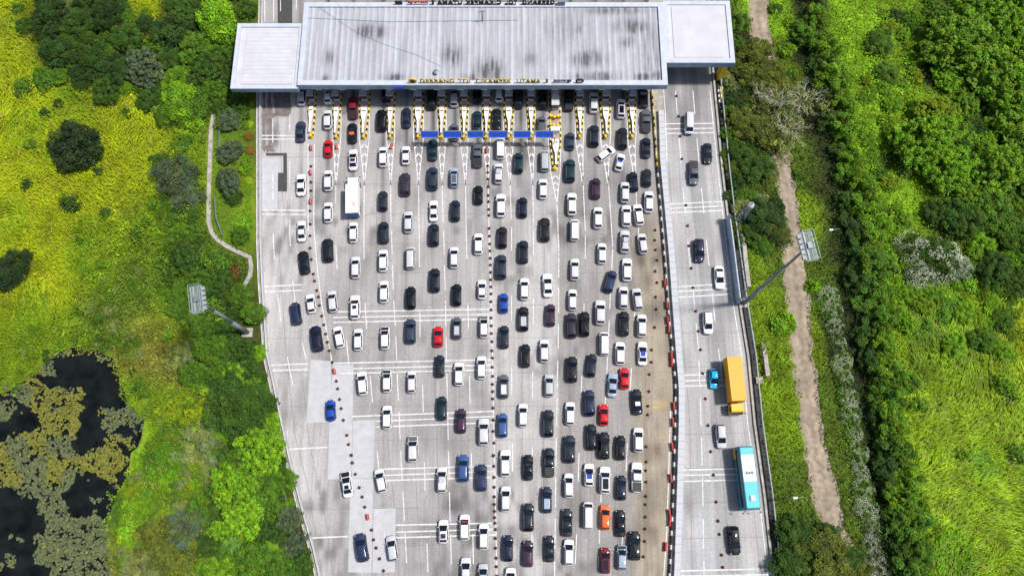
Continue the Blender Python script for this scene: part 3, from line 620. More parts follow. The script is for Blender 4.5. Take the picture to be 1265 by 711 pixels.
# cables and a small mast on the roof
mb = MB(); pts = [G(392, 8, 7.0), G(440, 40, 6.98), G(475, 55, 6.98), G(515, 68, 6.98), G(545, 82, 6.98)]
for a, c_ in zip(pts, pts[1:]): mb.tube(a, c_, .022, n=5)
pts = [G(375, 22, 6.98), G(480, 27, 6.98), G(640, 25, 6.98)]
for a, c_ in zip(pts, pts[1:]): mb.tube(a, c_, .03, n=5)
tb('roof_cable', mb, M['steel'], toll)
p = Vector(G(596, 26, 6.95)); mb = MB(); mb.tube(p, p + Vector((0, 0, 3.0)), .06); mb.tube(p + Vector((-.7, 0, 2.6)), p + Vector((.7, 0, 2.9)), .04); mb.tube(p + Vector((0, -.5, 1.8)), p + Vector((.0, .5, 2.0)), .04)
tb('antenna', mb, M['black'], toll)
p = Vector(G(539, 90.5, 6.9)); mb = MB(); mb.tube(p, p + Vector((0, 0, .5)), .35, .35, 12); mb.tube(p + Vector((0, 0, .5)), p + Vector((0, 0, .65)), .5, .1, 12)
tb('roof_vent', mb, M['steel'], toll)
# standing letters
def text(name, body, x0, x1, y, z, hgt, m, facing_south=True, parent=toll, extr=.10, shear=0.):
    cu = bpy.data.curves.new(name, 'FONT'); cu.body = body; cu.size = 1; cu.extrude = extr; cu.shear = shear; cu.space_character = 1.05; cu.offset = .012
    to = bpy.data.objects.new(name + '_tmp', cu); COL.objects.link(to); bpy.context.view_layer.update()
    me = bpy.data.meshes.new_from_object(to.evaluated_get(bpy.context.evaluated_depsgraph_get())); bpy.data.objects.remove(to)
    v = np.empty(len(me.vertices) * 3, np.float32); me.vertices.foreach_get('co', v); v = v.reshape(-1, 3)
    lo, hi = v.min(0), v.max(0); s = (x1 - x0) / (hi[0] - lo[0]); sh = hgt / (hi[1] - lo[1])
    X_ = (v[:, 0] - lo[0]) * s; Z_ = (v[:, 1] - lo[1]) * sh
    nv = np.stack([x0 + X_, y + v[:, 2], z + Z_], -1) if facing_south else np.stack([x1 - X_, y - v[:, 2], z + Z_], -1)
    nv[:, 0] -= OFF.x; nv[:, 1] -= OFF.y
    me.vertices.foreach_set('co', nv.ravel().astype(np.float32)); me.materials.clear(); me.materials.append(m); me.update()
    return link(name, me, parent)
zt = 7.0; yt = G(600, 103.0, zt)[1]
def gx_(u, v=100., z=7.6): return G(u, v, z)[0]
for wd, u0, u1 in [('GERBANG', 519, 561.5), ('TOL', 566, 583.5), ('CIKAMPEK', 588, 632), ('UTAMA', 638.5, 668), ('1', 674, 677)]:
    text('sign_letters', wd, gx_(u0), gx_(u1), yt, zt, 1.5, M['letter'], extr=.10)
text('small_letters', 'jasamarga', gx_(683), gx_(705.5), yt, zt + .3, 1.0, M['black'], shear=.2)
def disc(name, u, yy, z, rx, rz, m, m2):
    mb = MB(); c = Vector((gx_(u), yy, z)); k = 20
    fr_ = [(c.x + math.cos(2 * math.pi * i / k) * rx, yy - .12, z + math.sin(2 * math.pi * i / k) * rz) for i in range(k)]
    bk = [(a, yy + .12, q) for a, _, q in fr_]
    mb.add(fr_ + bk, [tuple(range(k)), tuple(range(k, 2 * k))[::-1]] + [(i, i + k, (i + 1) % k + k, (i + 1) % k) for i in range(k)])
    o = tb(name, mb, m); 
    fr2 = [(c.x + math.cos(2 * math.pi * i / k) * rx * .6, yy - .14, z + math.sin(2 * math.pi * i / k) * rz * .6) for i in range(k)]
    mb = MB().add(fr2, [tuple(range(k))]); tb('emblem_face', mb, m2, o); return o
disc('round_emblem', 510, yt, zt + .8, .75, .8, M['yellow'], M['black'])
disc('oval_emblem', 716, yt, zt + .8, .75, .6, M['black'], M['white'])
ytn = yn - .45
for wd, u0, u1 in [('GERBANG', 645, 685), ('TOL', 624, 639), ('CIKAMPEK', 575, 619), ('UTAMA', 540, 571), ('1', 533.5, 536)]:
    text('sign_letters', wd, gx_(u0, 3), gx_(u1, 3), ytn, ZR, 1.15, M['black'], False, extr=.15)
text('small_letters', 'jasamarga', gx_(504, 3), gx_(529, 3), ytn, ZR + .2, .9, M['red'], False, extr=.12)
mb = MB().box((gx_(488, 3), ytn - .1, ZR), (gx_(497, 3), ytn + .1, ZR + .95)); tb('oval_emblem', mb, M['black'])
mb = MB().box((gx_(689, 3), ytn - .3, ZR), (gx_(698, 3), ytn + .3, ZR + 1.1)); tb('equipment_cabinet', mb, M['steel'])
mb = MB().box((gx_(484.5, 108), ys_ - .25, 6.0), (gx_(497.5, 108), ys_ - .04, 6.75)); tb('blue_fascia_sign', mb, M['blue'])
# columns
mb = MB()
isl = [385, 416, 450, 482.5, 517, 546, 573.6, 601, 628.6, 656, 685.5, 716, 748, 780.5]
def gw(u, v=110): return G(u, v)[:2]
for u in isl[::2]:
    x, _ = gw(u)
    for yy in (ys_ + 4.5, yn - 3): link('column', None) if 0 else None
for u in isl:
    x, _ = gw(u, 90)
    for yy in (ys_ + 5.5, yn - 2.5):
        mb = MB().box((x - .3, yy - .3, .1), (x + .3, yy + .3, 5.76)); tb('column', mb, M['grey'])
x, y = gw(895, 100)
for px_, py_ in [(889, 112), (315, 122)]:
    x, y = gw(px_, py_); y = max(y, ry0 + .5) if px_ > 600 else y + 1.5
    tb('yellow_column', MB().box((x - .45, y - .0, 0), (x + .45, y + 1.6, 5.4)), M['yellow'])
mb = MB()
for k in range(6):
    x, y = gw(889, 119); mb.box((x - .35 + (k % 2) * .2, y + k * .55 - 1.5, 0), (x + .45 + (k % 2) * .2, y + k * .55 - 1., .5), (.7, .47, .03) if k % 2 else (.7, .7, .68))
tag(link('kerb_blocks', mb.mesh('kerb_blocks', M['blocks'])), 'yellow and white kerb blocks below the right roof wing', 'kerb blocks')

# ================================================================== TOLL ISLANDS
def island(i, u, y_tip, hw, special=False):
    c = Vector(G(u, 140)); root = link('toll_island', None, loc=c)
    tip = G(u, y_tip); yN = yn + 5
    tag(root, f'raised toll island with yellow and black kerb, {ordn(i + 1)} island from the left' if not special else 'longest toll island, white nose reaching further down than its neighbours', 'toll island', 'toll islands under the roof')
    # outline: straight, then tapering to the nose
    y1 = G(u, y_tip - 34)[1]; a = Vector((c.x, yN)); b_ = Vector((c.x, y1)); t_ = Vector((tip[0], tip[1]))
    L = [(c.x - hw, yN), (c.x - hw, y1), (t_.x - hw * .28, t_.y)]; Rr = [(c.x + hw, yN), (c.x + hw, y1), (t_.x + hw * .28, t_.y)]
    mb = MB().prism([(p[0] - c.x, p[1] - c.y) for p in L + Rr[::-1]], 0, .14); link('island_slab', mb.mesh('island_slab', M['brown']), root)
    mb = MB(); k = 0
    for side, E in ((-1, L), (1, Rr)):
        P = resample([Vector((p[0], p[1], 0)) for p in E], .62)
        for q in range(len(P) - 1):
            d = (P[q + 1] - P[q]); an = math.atan2(d.y, d.x); cc = (.72, .55, .06) if q % 2 else (.02, .02, .02)
            mb.box((0, -.13, 0), (d.length * .97, .13, .24), cc, Matrix.Translation((P[q].x - c.x, P[q].y - c.y, 0)) @ Matrix.Rotation(an, 4, 'Z'))
    link('striped_kerb', mb.mesh('striped_kerb', M['blocks']), root)
    # white crash nose: broad head with a slot, then a long thin spine
    h0 = G(u, y_tip - 38); h1 = G(u, y_tip - 29); h2 = G(u, y_tip - 21); h3 = G(u + (tip[0] > 0) * 0, y_tip - 7)
    s = hw * .62
    prof = [(-s, h0[1]), (s, h0[1]), (s * .95, h1[1]), (.16, h2[1]), (.13, h3[1]), (-.13, h3[1]), (-.16, h2[1]), (-s * .95, h1[1])]
    mb = MB().prism([(p[0], p[1] - c.y) for p in prof], .14, .75); link('crash_nose', mb.mesh('crash_nose', M['white']), root)
    ym = (h0[1] * .55 + h1[1] * .45) - c.y
    mb = MB().box((-s * .75, ym - .1, .751), (s * .75, ym + .1, .775)); link('nose_slot', mb.mesh('nose_slot', M['black']), root)
    mb = MB().tube((tip[0] - c.x, tip[1] - c.y + .35, .1), (tip[0] - c.x, tip[1] - c.y + .35, 1.0), .34, .26, 10)
    link('tip_bollard', mb.mesh('tip_bollard', M['yellow']), root)
    return c
ISL = []
for i, u in enumerate(isl):
    hw = .88 if i in (2, 4, 8, 12) else .68
    if i == 10: hw = .95
    if i == 0: hw = .62
    ISL.append(island(i, u, {0: 172, 1: 173, 10: 212}.get(i, 173), hw, i == 10))
    c = ISL[-1]
    # toll booth on the island, near the roof edge
    yb = G(u, 126, 0)[1] if i != 10 else G(u, 137, 0)[1]
    root = tag(link('toll_booth', None, loc=(c.x, yb, .14)), f'grey toll booth cabin on the {ordn(i + 1)} toll island from the left' if i != 10 else 'long pale booth cabin on the longest toll island', 'toll booth', 'toll booths')
    ww = min(hw * .85, .62); LL = 2.0 if i != 10 else 5.0; hh = 2.1
    link('cabin', MB().box((-ww, 0, 0), (ww, LL, .9)).mesh('cabin', M['grey']), root)
    link('window', MB().box((-ww + .03, .03, .9), (ww - .03, LL - .03, hh)).mesh('booth_window', M['glass']), root)
    link('roof', MB().box((-ww - .1, -.1, hh), (ww + .1, LL + .1, hh + .14)).box((-ww * .6, LL * .4, hh + .14), (ww * .2, LL * .75, hh + .4)).mesh('booth_roof', M['wingroof'] if i == 10 else M['grey']), root)
    if i in (1, 3, 4, 5, 6, 7, 8, 9):
        o = tag(link('payment_terminal', MB().box((-.45, 0, 0), (.45, .8, 1.9)).box((-.5, -.05, 1.9), (.5, .85, 2.05)).mesh('payment_terminal', M['blue']), loc=(c.x + .1, G(u, 121)[1] + 2.2, .14)), f'blue payment cabinet behind the booth on the {ordn(i + 1)} toll island', 'payment cabinet', 'blue payment cabinets')
# orange and yellow drums on the long island
for k, (u, v) in enumerate([(681, 146), (685, 147), (689, 146), (680, 156), (684, 157), (689, 157)]):
    p = G(u, v); o = link('safety_drum', None, loc=(p[0], p[1], .14))
    tag(o, f'{"orange" if k < 3 else "red and yellow"} safety drum on the longest toll island, {["left", "middle", "right"][k % 3]} of the {"upper" if k < 3 else "lower"} three', 'safety drum', 'safety drums')
    mb = MB(); mb.tube((0, 0, 0), (0, 0, .85), .36, .26, 12); link('drum_body', mb.mesh('drum_body', M['yellow']), o)
    mb = MB(); mb.tube((0, 0, .35), (0, 0, .6), .345, .315, 12); link('drum_band', mb.mesh('drum_band', M['red']), o)
p = G(685.5, 163); o = tag(link('white_cabinet', MB().box((-.8, -.4, 0), (.8, .4, 1.2)).box((-.85, -.45, 1.2), (.85, .45, 1.3)).mesh('white_cabinet', M['white']), loc=(p[0], p[1], .14)), 'white equipment cabinet across the middle of the longest toll island', 'cabinet')
# blue boards over the lanes
for k, (u0, u1) in enumerate([(520.5, 541), (548, 570), (578, 597), (604, 626.5), (635, 655), (662, 683)]):
    zb = 3.2; p0 = G(u0, 169.5, zb); p1 = G(u1, 169.5, zb); y = p0[1]; xm = (p0[0] + p1[0]) / 2; hwid = (p1[0] - p0[0]) / 2
    root = tag(link('lane_board', None, loc=(xm, y, 0)), f'blue overhead lane board, {ordn(k + 1)} from the left of the six', 'overhead sign', 'blue boards over the lanes')
    # board leans back so that its face shows
    T = Matrix.Translation((0, 0, zb)) @ Matrix.Rotation(R(-38), 4, 'X')
    link('panel', MB().box((-hwid, -.04, 0), (hwid, .04, 1.15), M_=T).mesh('board_panel', M['blue']), root)
    link('frame', MB().box((-hwid - .12, -.07, -.14), (hwid + .12, .07, -.01), M_=T).box((-hwid - .12, -.07, 1.16), (hwid + .12, .07, 1.26), M_=T).box((-hwid - .12, -.07, -.01), (-hwid - .01, .07, 1.16), M_=T).box((hwid + .01, -.07, -.01), (hwid + .12, .07, 1.16), M_=T).mesh('board_frame', M['palesteel']), root)
    mb = MB().tube((hwid + .35, -.1, 0), (hwid + .35, -.1, zb + .3), .09).tube((hwid + .35, -.1, zb + .3), (hwid, -.02, zb + .3), .06)
    mb.tube((-hwid - .3, -.1, zb + .3), (-hwid, -.02, zb + .3), .06); link('post', mb.mesh('board_post', M['yellow']), root)

# ================================================================== CONES, RED BARRIERS
def cone_mesh():
    mb = MB().box((-.24, -.24, 0), (.24, .24, .05)); mb.tube((0, 0, .05), (0, 0, .75), .17, .04, 10); return mb.mesh('cone_shape', M['cone'])
def cone_band(): return MB().tube((0, 0, .4), (0, 0, .52), .102, .078, 10).mesh('cone_band', M['white'])
CM, CB = cone_mesh(), cone_band()
def T(ox, oy, s, pts): return [(ox + a / s, oy + b_ / s) for a, b_ in pts]
c1 = T(310, 280, 4.444, [(325, 50), (325, 118), (332, 180), (343, 260), (350, 298), (362, 350), (371, 385), (377, 432), (389, 490), (401, 538), (411, 588), (420, 633), (431, 680)]) + T(330, 430, 4.444, [(358, 77), (380, 180), (388, 222), (398, 280), (407, 330), (419, 394), (438, 477), (447, 527), (462, 585), (468, 627)]) + T(350, 560, 4.709, [(396, 10), (402, 53), (419, 119), (442, 197), (459, 251), (474, 310), (514, 443), (525, 500), (540, 547), (560, 610), (583, 680)]) + T(300, 110, 3.95, [(333, 378), (333, 455), (333, 497), (329, 595), (330, 660)])
c2 = T(480, 110, 3.95, [(484, 375), (484, 408), (485, 440), (487, 478), (487, 520), (488, 550), (489, 588), (490, 617), (491, 680)]) + T(460, 280, 4.444, [(643, 52), (645, 95), (646, 133), (648, 173), (648, 210), (650, 250), (650, 291), (651, 330), (652, 368), (651, 411), (652, 456), (652, 500), (653, 543), (654, 585), (657, 630), (656, 680)]) + T(470, 430, 4.444, [(615, 53), (614, 104), (616, 153), (615, 197), (616, 237), (616, 277), (618, 327), (620, 393), (618, 455), (624, 519), (621, 587)]) + T(490, 560, 4.709, [(563, 12), (565, 72), (566, 137), (567, 194), (568, 250), (568, 294), (570, 335), (570, 371), (572, 403), (575, 440), (574, 491), (575, 548), (579, 606), (580, 656), (582, 711)])
c3 = T(740, 200, 4.444, [(308, 375), (305, 430), (310, 483), (318, 540), (308, 600), (318, 663)]) + T(740, 350, 4.444, [(311, 75), (313, 142), (305, 241), (288, 365), (287, 432), (276, 499), (274, 592), (268, 672)]) + T(740, 500, 4.444, [(267, 53), (258, 228), (259, 311), (256, 359), (258, 422), (257, 500)]) + T(790, 600, 6.4, [(48, 80), (46, 145), (46, 243), (43, 337), (40, 435), (30, 557)])
c4 = T(780, 110, 6.46, [(360, 58), (377, 221), (390, 378), (403, 560)]) + T(740, 200, 4.444, [(477, 238), (486, 351), (493, 461), (506, 584), (516, 690)]) + T(740, 350, 4.444, [(531, 152), (545, 262), (557, 363), (569, 493), (584, 632)]) + T(740, 500, 4.444, [(598, 112), (613, 255), (628, 383), (643, 531), (652, 635)]) + T(790, 600, 6.4, [(621, 275), (631, 380), (648, 543), (658, 640)])
for pts, where in [(c1, 'in the curving line at left'), (c2, 'in the straight middle line'), (c3, 'in the line beside the striped block barrier'), (c4, 'in the line down the right carriageway')]:
    for k, (u, v) in enumerate(sorted(pts, key=lambda p: p[1])):
        p = G(u, v); o = link('traffic_cone', None, loc=(p[0], p[1], .01)); o.rotation_euler.z = random.uniform(0, 1.5)
        tag(o, f'dark traffic cone, {ordn(k + 1)} from the top {where}', 'traffic cone', 'traffic cones ' + where)
        link('cone_body', CM, o); link('reflective_band', CB, o)
def redbar():
    mb = MB(); pr = [(-.28, 0), (-.26, .15), (-.12, .4), (-.1, 1.0), (.1, 1.0), (.12, .4), (.26, .15), (.28, 0)]
    for y0, y1, s in ((-.9, .9, 1.),):
        vs_ = [(x, y0, z) for x, z in pr] + [(x, y1, z) for x, z in pr]; n = len(pr)
        mb.add(vs_, [tuple(range(n)), tuple(range(n, 2 * n))[::-1]] + [(i, i + n, (i + 1) % n + n, (i + 1) % n) for i in range(n)])
    mb.box((-.2, .9, .2), (.2, 1.05, .8)); mb.box((-.07, -.6, 1.0), (.07, -.35, 1.08)); return mb.mesh('water_barrier', M['red'])
RB = redbar(); RL = MB().box((-.13, -.8, .62), (.13, .8, .72)).mesh('white_stripe', M['white'])
rb1 = T(740, 200, 4.444, [(360, 670)]) + T(740, 350, 4.444, [(370, 122), (374, 205), (380, 255), (395, 400), (397, 437), (408, 675)]) + T(740, 500, 4.444, [(403, 97), (400, 232), (392, 403), (385, 597), (386, 640)]) + [(821.7, 675)]
for k, (u, v) in enumerate(rb1):
    p = G(u, v); o = link('water_barrier', None, loc=(p[0], p[1], .01)); o.rotation_euler.z = random.uniform(-.12, .12); o.scale = (.9, .72, .9)
    tag(o, f'red plastic water barrier, {ordn(k + 1)} from the top beside the striped block barrier', 'plastic barrier', 'red plastic barriers by the striped barrier'); link('barrier_body', RB, o); link('white_stripe', RL, o)
for (u, v), lab in zip(T(300, 110, 3.95, [(332, 292), (330, 412), (331, 553), (458, 285)]) + [(483.5, 182), (601, 187), (413.3, 459), (454.3, 638.5)],
                       ['top one in the left hatched strip', 'middle one in the left hatched strip', 'bottom one in the left hatched strip', 'below the second toll island', 'below the fourth toll island', 'at the head of the middle line of cones', 'on the pale patches near the left parapet, alone between cones', 'leaning on the pale new concrete near the bottom left']):
    p = G(u, v); o = link('water_barrier', None, loc=(p[0], p[1], .01)); o.rotation_euler.z = random.uniform(-.3, .3)
    tag(o, 'small red barrier, ' + lab, 'plastic barrier', 'small red barriers among the lanes'); o.scale = (.8, .5, .7)
    link('barrier_body', RB, o); link('white_stripe', RL, o)

# ================================================================== VEHICLES
def rrect(y0, y1, w_, r, z, k=3):
    """rounded rectangle ring, counter-clockwise from above"""
    pts = []
    for cx_, cy_, a0 in ((w_ - r, y1 - r, 0), (-w_ + r, y1 - r, 90), (-w_ + r, y0 + r, 180), (w_ - r, y0 + r, 270)):
        for i in range(k + 1): a = R(a0 + 90 * i / k); pts.append((cx_ + r * math.cos(a), cy_ + r * math.sin(a), z))
    return pts
def loft(mb, rings, cap0=True, cap1=True):
    n = len(rings[0]); vs_ = [p for r in rings for p in r]; fs = []
    for i in range(len(rings) - 1):
        for k in range(n): a = i * n + k; b_ = i * n + (k + 1) % n; fs.append((a, b_, b_ + n, a + n))
    if cap0: fs.append(tuple(range(n))[::-1])
    if cap1: fs.append(tuple((len(rings) - 1) * n + k for k in range(n)))
    mb.add(vs_, fs)
def make_car(kind, L, W_, H_, hood, tail, belt, wf, wr, rf=.0):
    """hood/tail: bonnet and boot length; wf/wr: how far the screens lean; front is +y"""
    h = L / 2; w_ = W_ / 2; P = {}
    mb = MB()
    cb = belt  # beltline
    zs = [(.22, .10, .93), (.34, .02, 1.0), (cb - .28, 0, 1.0), (cb - .12, .03, .985), (cb - .03, .12, .94)]
    rings = []
    for z, ins, ws in zs: rings.append(rrect(-h + ins, h - ins * (1.6 if z > .5 else 1), w_ * ws, .50 if z > .3 else .4, z, 4))
    loft(mb, rings, True, True)
    # bonnet (and boot) crown, a little domed and tapering forward
    yf = h - hood; yr = -h + tail
    def dome(y0, y1, z, drop, fw):
        rows = []; 
        for t in np.linspace(0, 1, 5):
            y = y0 + (y1 - y0) * t; row = []
            for s in np.linspace(-1, 1, 7):
                row.append((s * w_ * (.90 - fw * t * t * t), y - (.16 * s * s * t if y1 > y0 else -.12 * s * s * t), z + .05 * (1 - s * s) - drop * t * t - .06 * abs(s) ** 3))
            rows.append(row)
        vs_ = [p for r in rows for p in r]; fs = []
        for i in range(4):
            for k in range(6):
                a = i * 7 + k; f = (a, a + 1, a + 8, a + 7); fs.append(f if y1 > y0 else f[::-1])
        mb.add(vs_, fs)
    dome(yf - .05, h - .10, cb + .02, .10, .16)
    if tail > .3: dome(yr + .05, -h + .10, cb + .02, .05, .10)
    # cabin shell
    zt_ = H_ - .07; r0, r1 = .16, .20
    y0a, y1a = yr + .02, yf - .02; y0b, y1b = y0a + wr, y1a - wf
    wA, wB = w_ * .93, w_ * .72
    A = rrect(y0a, y1a, wA, r0, cb - .04, 4); B = rrect(y0b, y1b, wB, .16, zt_, 4)
    C_ = rrect(y0b + .14, y1b - .14, wB - .14, .14, H_, 4)
    loft(mb, [A, B, C_], False, True)
    P['body'] = mb
    # glass, a shell just outside the cabin
    def pt_(u, t, side, off=.014):
        y = y0a + (y0b - y0a) * t; Y1 = y1a + (y1b - y1a) * t; x = wA + (wB - wA) * t; z = (cb - .04) + (zt_ - cb + .04) * t
        nz = math.hypot(zt_ - cb, wA - wB)
        if side in 'lr': s = 1 if side == 'r' else -1; return (s * (x + off), y + (Y1 - y) * u, z + off * .3)
        if side == 'f': return (-x + 2 * x * u, Y1 + off, z + off)
        return (-x + 2 * x * u, y - off, z + off)
    def panel(side, u0, u1, t0, t1, rake=0, m=4):
        g = MB(); vs_ = []; 
        for i in range(m + 1):
            u = u0 + (u1 - u0) * i / m
            for t in (t0, t1):
                uu = u + (rake * (t - t0) * (1 - 2 * (u - u0) / (u1 - u0)))
                p = pt_(uu, t, side)
                if side in 'fb': bow = .05 * (1 - (2 * uu - 1) ** 2); p = (p[0], p[1] + (bow if side == 'f' else -bow), p[2])
                vs_.append(p)
        fs = [(2 * i, 2 * i + 2, 2 * i + 3, 2 * i + 1) for i in range(m)]
        if side in 'fl': fs = [f[::-1] for f in fs]
        g.add(vs_, fs); return g
    P['windscreen'] = panel('f', .05, .95, .10, .99)
    P['rear_window'] = panel('b', .07, .93, .30 if tail < .3 else .12, .97)
    n = .47
    for s in 'lr':
        g = panel(s, .05, n, .18, .93); g2 = panel(s, n + .03, .95, .18, .93)
        g.add(g2.v, g2.f); P.setdefault('side_window', []).append(g)
    # wheels
    wy = (h - .78, -h + .74); wr_ = .32 if kind not in ('suv', 'pickup') else .38
    P['wheel'] = []
    for y in wy:
        for s in (-1, 1):
            g = MB(); g.tube((s * (w_ - .2), y, wr_), (s * (w_ + .015), y, wr_), wr_, n=14); P['wheel'].append(g)
    P['rim'] = []
    for y in wy:
        for s in (-1, 1): g = MB(); g.tube((s * (w_ + .0), y, wr_), (s * (w_ + .03), y, wr_), wr_ * .6, n=10); P['rim'].append(g)
    P['headlight'] = []; P['tail_light'] = []; P['wing_mirror'] = []
    for s in (-1, 1):
        x0 = s * w_ * .58; x1 = s * w_ * .86; a, b_ = min(x0, x1), max(x0, x1)
        P['headlight'].append(MB().box((a, h - .42, cb - .26), (b_, h - .17, cb - .07)))
        x0 = s * w_ * .66; x1 = s * w_ * .88; a, b_ = min(x0, x1), max(x0, x1)
        P['tail_light'].append(MB().box((a, -h + .10, cb - .34), (b_, -h + .22, cb - .10)))
        a = s * w_; P['wing_mirror'].append(MB().box((min(a * .98, a * 1.14), yf - .42, cb - .0), (max(a * .98, a * 1.14), yf - .26, cb + .14)))
    P['grille'] = [MB().box((-w_ * .55, h - .14, .38), (w_ * .55, h + .015, cb - .26))]
    P['number_plate'] = [MB().box((-.26, -h - .012, .62), (.26, -h + .02, .76))]
    P['roof_panel'] = MB().add([(p[0] * .97, p[1] * .97 + .0 * (y0b + y1b), H_ + .012) for p in rrect(y0b + .15, y1b - .15, wB - .14, .12, 0, 4)], [tuple(range(20))])
    g = MB()
    for s in (-1, 1): g.box((s * (wB - .10) - .03, y0b + .35, H_ + .0), (s * (wB - .10) + .03, y1b - .3, H_ + .06))
    P['roof_rails'] = g
    return P, (y0b, y1b, wB, H_, yf, yr, cb, h, w_)
PM = {'body': 'paint', 'windscreen': 'glass', 'rear_window': 'glass', 'side_window': 'glass', 'wheel': 'tyre', 'rim': 'rim', 'headlight': 'lamp', 'tail_light': 'tail', 'wing_mirror': 'paint', 'grille': 'trim', 'number_plate': 'plate', 'roof_panel': 'paint', 'roof_rails': 'trim'}
SPEC = dict(hatch=(3.80, 1.66, 1.50, .85, .12, .90, 1.0, .55), mpv=(4.22, 1.68, 1.68, .80, .10, .98, .95, .36), suv=(4.60, 1.84, 1.78, 1.0, .12, 1.06, .90, .42),
            sedan=(4.45, 1.74, 1.44, 1.05, .62, .90, 1.05, .75), pickup=(5.0, 1.80, 1.76, 1.15, 1.75, 1.03, .80, .22), van=(4.4, 1.74, 1.88, .35, .06, 1.08, .62, .12))
PROTO = {}
for k, a in SPEC.items():
    P_, dims = make_car(k, *a); d = {}
    for nm, g in P_.items():
        gs = g if isinstance(g, list) else [g]; d[nm] = [x.mesh(nm, M[PM[nm]], nm in ('body', 'windscreen')) for x in gs]
    if k == 'pickup':      # open load bed
        y0b, y1b, wB, H_, yf, yr, cb, h, w_ = dims
        d['load_bed'] = [MB().box((-w_ * .82, -h + .15, cb - .02), (w_ * .82, yr - .06, cb + .075)).mesh('load_bed', M['trim'])]
    for mm in d['body']:
        mm.polygons.foreach_set('use_smooth', [True] * len(mm.polygons))
        try: mm.set_sharp_from_angle(angle=R(38))
        except Exception: pass
    PROTO[k] = (d, dims)
COLS = dict(W=(.74, .74, .75), S=(.42, .44, .46), G=(.09, .10, .115), K=(.005, .007, .010), N=(.007, .012, .032), D=(.010, .016, .028), B=(.01, .055, .34), L=(.035, .085, .24), R=(.55, .01, .015), M=(.16, .012, .02), P=(.045, .018, .045), O=(.75, .13, .03), T=(.006, .028, .038), C=(.01, .36, .60), E=(.30, .37, .46), X=(.012, .010, .016), I=(.62, .63, .64))
CN = dict(W='white', S='silver', G='grey', K='black', N='navy', D='dark blue-grey', B='bright blue', L='mid-blue', R='red', M='dark red', P='dark purple', O='orange', T='dark teal', C='cyan', E='pale blue-grey', X='very dark', I='pale silver')
TN = dict(hatch='hatchback', mpv='people carrier', suv='SUV', sedan='saloon', pickup='pickup', van='van')
ON = dict(hatch='hatchback_car', mpv='minivan', suv='suv_car', sedan='sedan_car', pickup='pickup_truck', van='van')
def heading(u, v, tilt, down=False):
    a = Vector(G(u + math.tan(R(tilt)) * -10, v + 10, .8)[:2]); b_ = Vector(G(u + math.tan(R(tilt)) * 10, v - 10, .8)[:2])
    d = b_ - a
    if down: d = -d
    return math.atan2(d.y, d.x) - math.pi / 2
def place_car(kind, c, u, v, tilt=0., feat=None, down=False):
    d, dims = PROTO[kind]; y0b, y1b, wB, H_, yf, yr, cb, h, w_ = dims
    root = bpy.data.objects.new(ON[kind], None); COL.objects.link(root)
    p = G(u, v, .85); root.location = (p[0], p[1], .008); root.rotation_euler.z = heading(u, v, tilt, down) if abs(tilt) < 40 else -R(tilt)
    s = random.uniform(.91, .98); root.scale = (s * random.uniform(.98, 1.02), s, s)
    q0 = random.uniform(.93, 1.05); col = tuple(min(1, x * q0) for x in COLS[c])
    feat = feat or {}
    if c in 'KNDX': q_ = random.choice([.8, 1, 1, 1.3, 1.8, 2.6]); col = tuple(x * q_ for x in col)
    if c == 'W' and random.random() < .3: q_ = random.uniform(.68, .88); col = (col[0] * q_, col[1] * q_ * 1.01, col[2] * q_ * 1.02)
    if not feat and c in 'KNDXP' and random.random() < .12: feat = dict(rails=1)
    for nm, ms in d.items():
        if nm == 'roof_panel' and feat.get('roof') in ('K', 'X'):
            g_ = ms[0].copy(); g_.materials.clear(); g_.materials.append(M['glass']); link('roof_glass', g_, root)['label'] = 'black glass roof'; continue
        if nm == 'roof_panel' and 'roof' not in feat: continue
        if nm == 'roof_rails' and not (feat.get('rails')): continue
        for me in ms:
            cc = col
            if nm == 'roof_panel': cc = COLS[feat['roof']]
            o = link(nm, me, root, color=cc)
            if nm == 'roof_panel': o['label'] = CN[feat['roof']] + ' roof'
    if 'decal' in feat:
        dc, yy, L_ = feat['decal']; col_ = COLS[dc]
        o = link('roof_sign', MB().box((-.42, yy - L_ / 2, H_ + .002), (.42, yy + L_ / 2, H_ + .05)).mesh('roof_sign', M['paint']), root, color=col_)
    if 'hoodc' in feat:
        o = link('bonnet', MB().box((-w_ * .78, yf + .05, cb + .0), (w_ * .78, h - .22, cb + .082)).mesh('bonnet', M['paint']), root, color=COLS[feat['hoodc']]); o['label'] = CN[feat['hoodc']] + ' bonnet'
    if 'sunroof' in feat:
        link('sunroof', MB().box((-.38, y1b - .95, H_ + .002), (.38, y1b - .3, H_ + .018)).mesh('sunroof', M['glass']), root)
    if 'box' in feat:
        link('roof_box', MB().box((-.42, -.5, H_ + .03), (.42, .45, H_ + .3)).mesh('roof_box', M['grey']), root)
    return root
w_, s_ = 'W', 'S'
Q = {}
Q[1] = [('mpv', 'W', 372.5, 118), ('sedan', 'D', 371, 162, 2), ('sedan', 'W', 371.8, 228), ('sedan', 'W', 372.4, 285, -1), ('sedan', 'K', 375.3, 324, -7), ('van', 'N', 365.5, 387, -8), ('hatch', 'W', 384, 374.5, -8), ('suv', 'N', 391, 418, -8), ('hatch', 'B', 408.3, 506.5, -3), ('sedan', 'W', 428.3, 597.6, -8, dict(hoodc='K', sunroof=1)), ('suv', 'N', 446.6, 676, -9)]
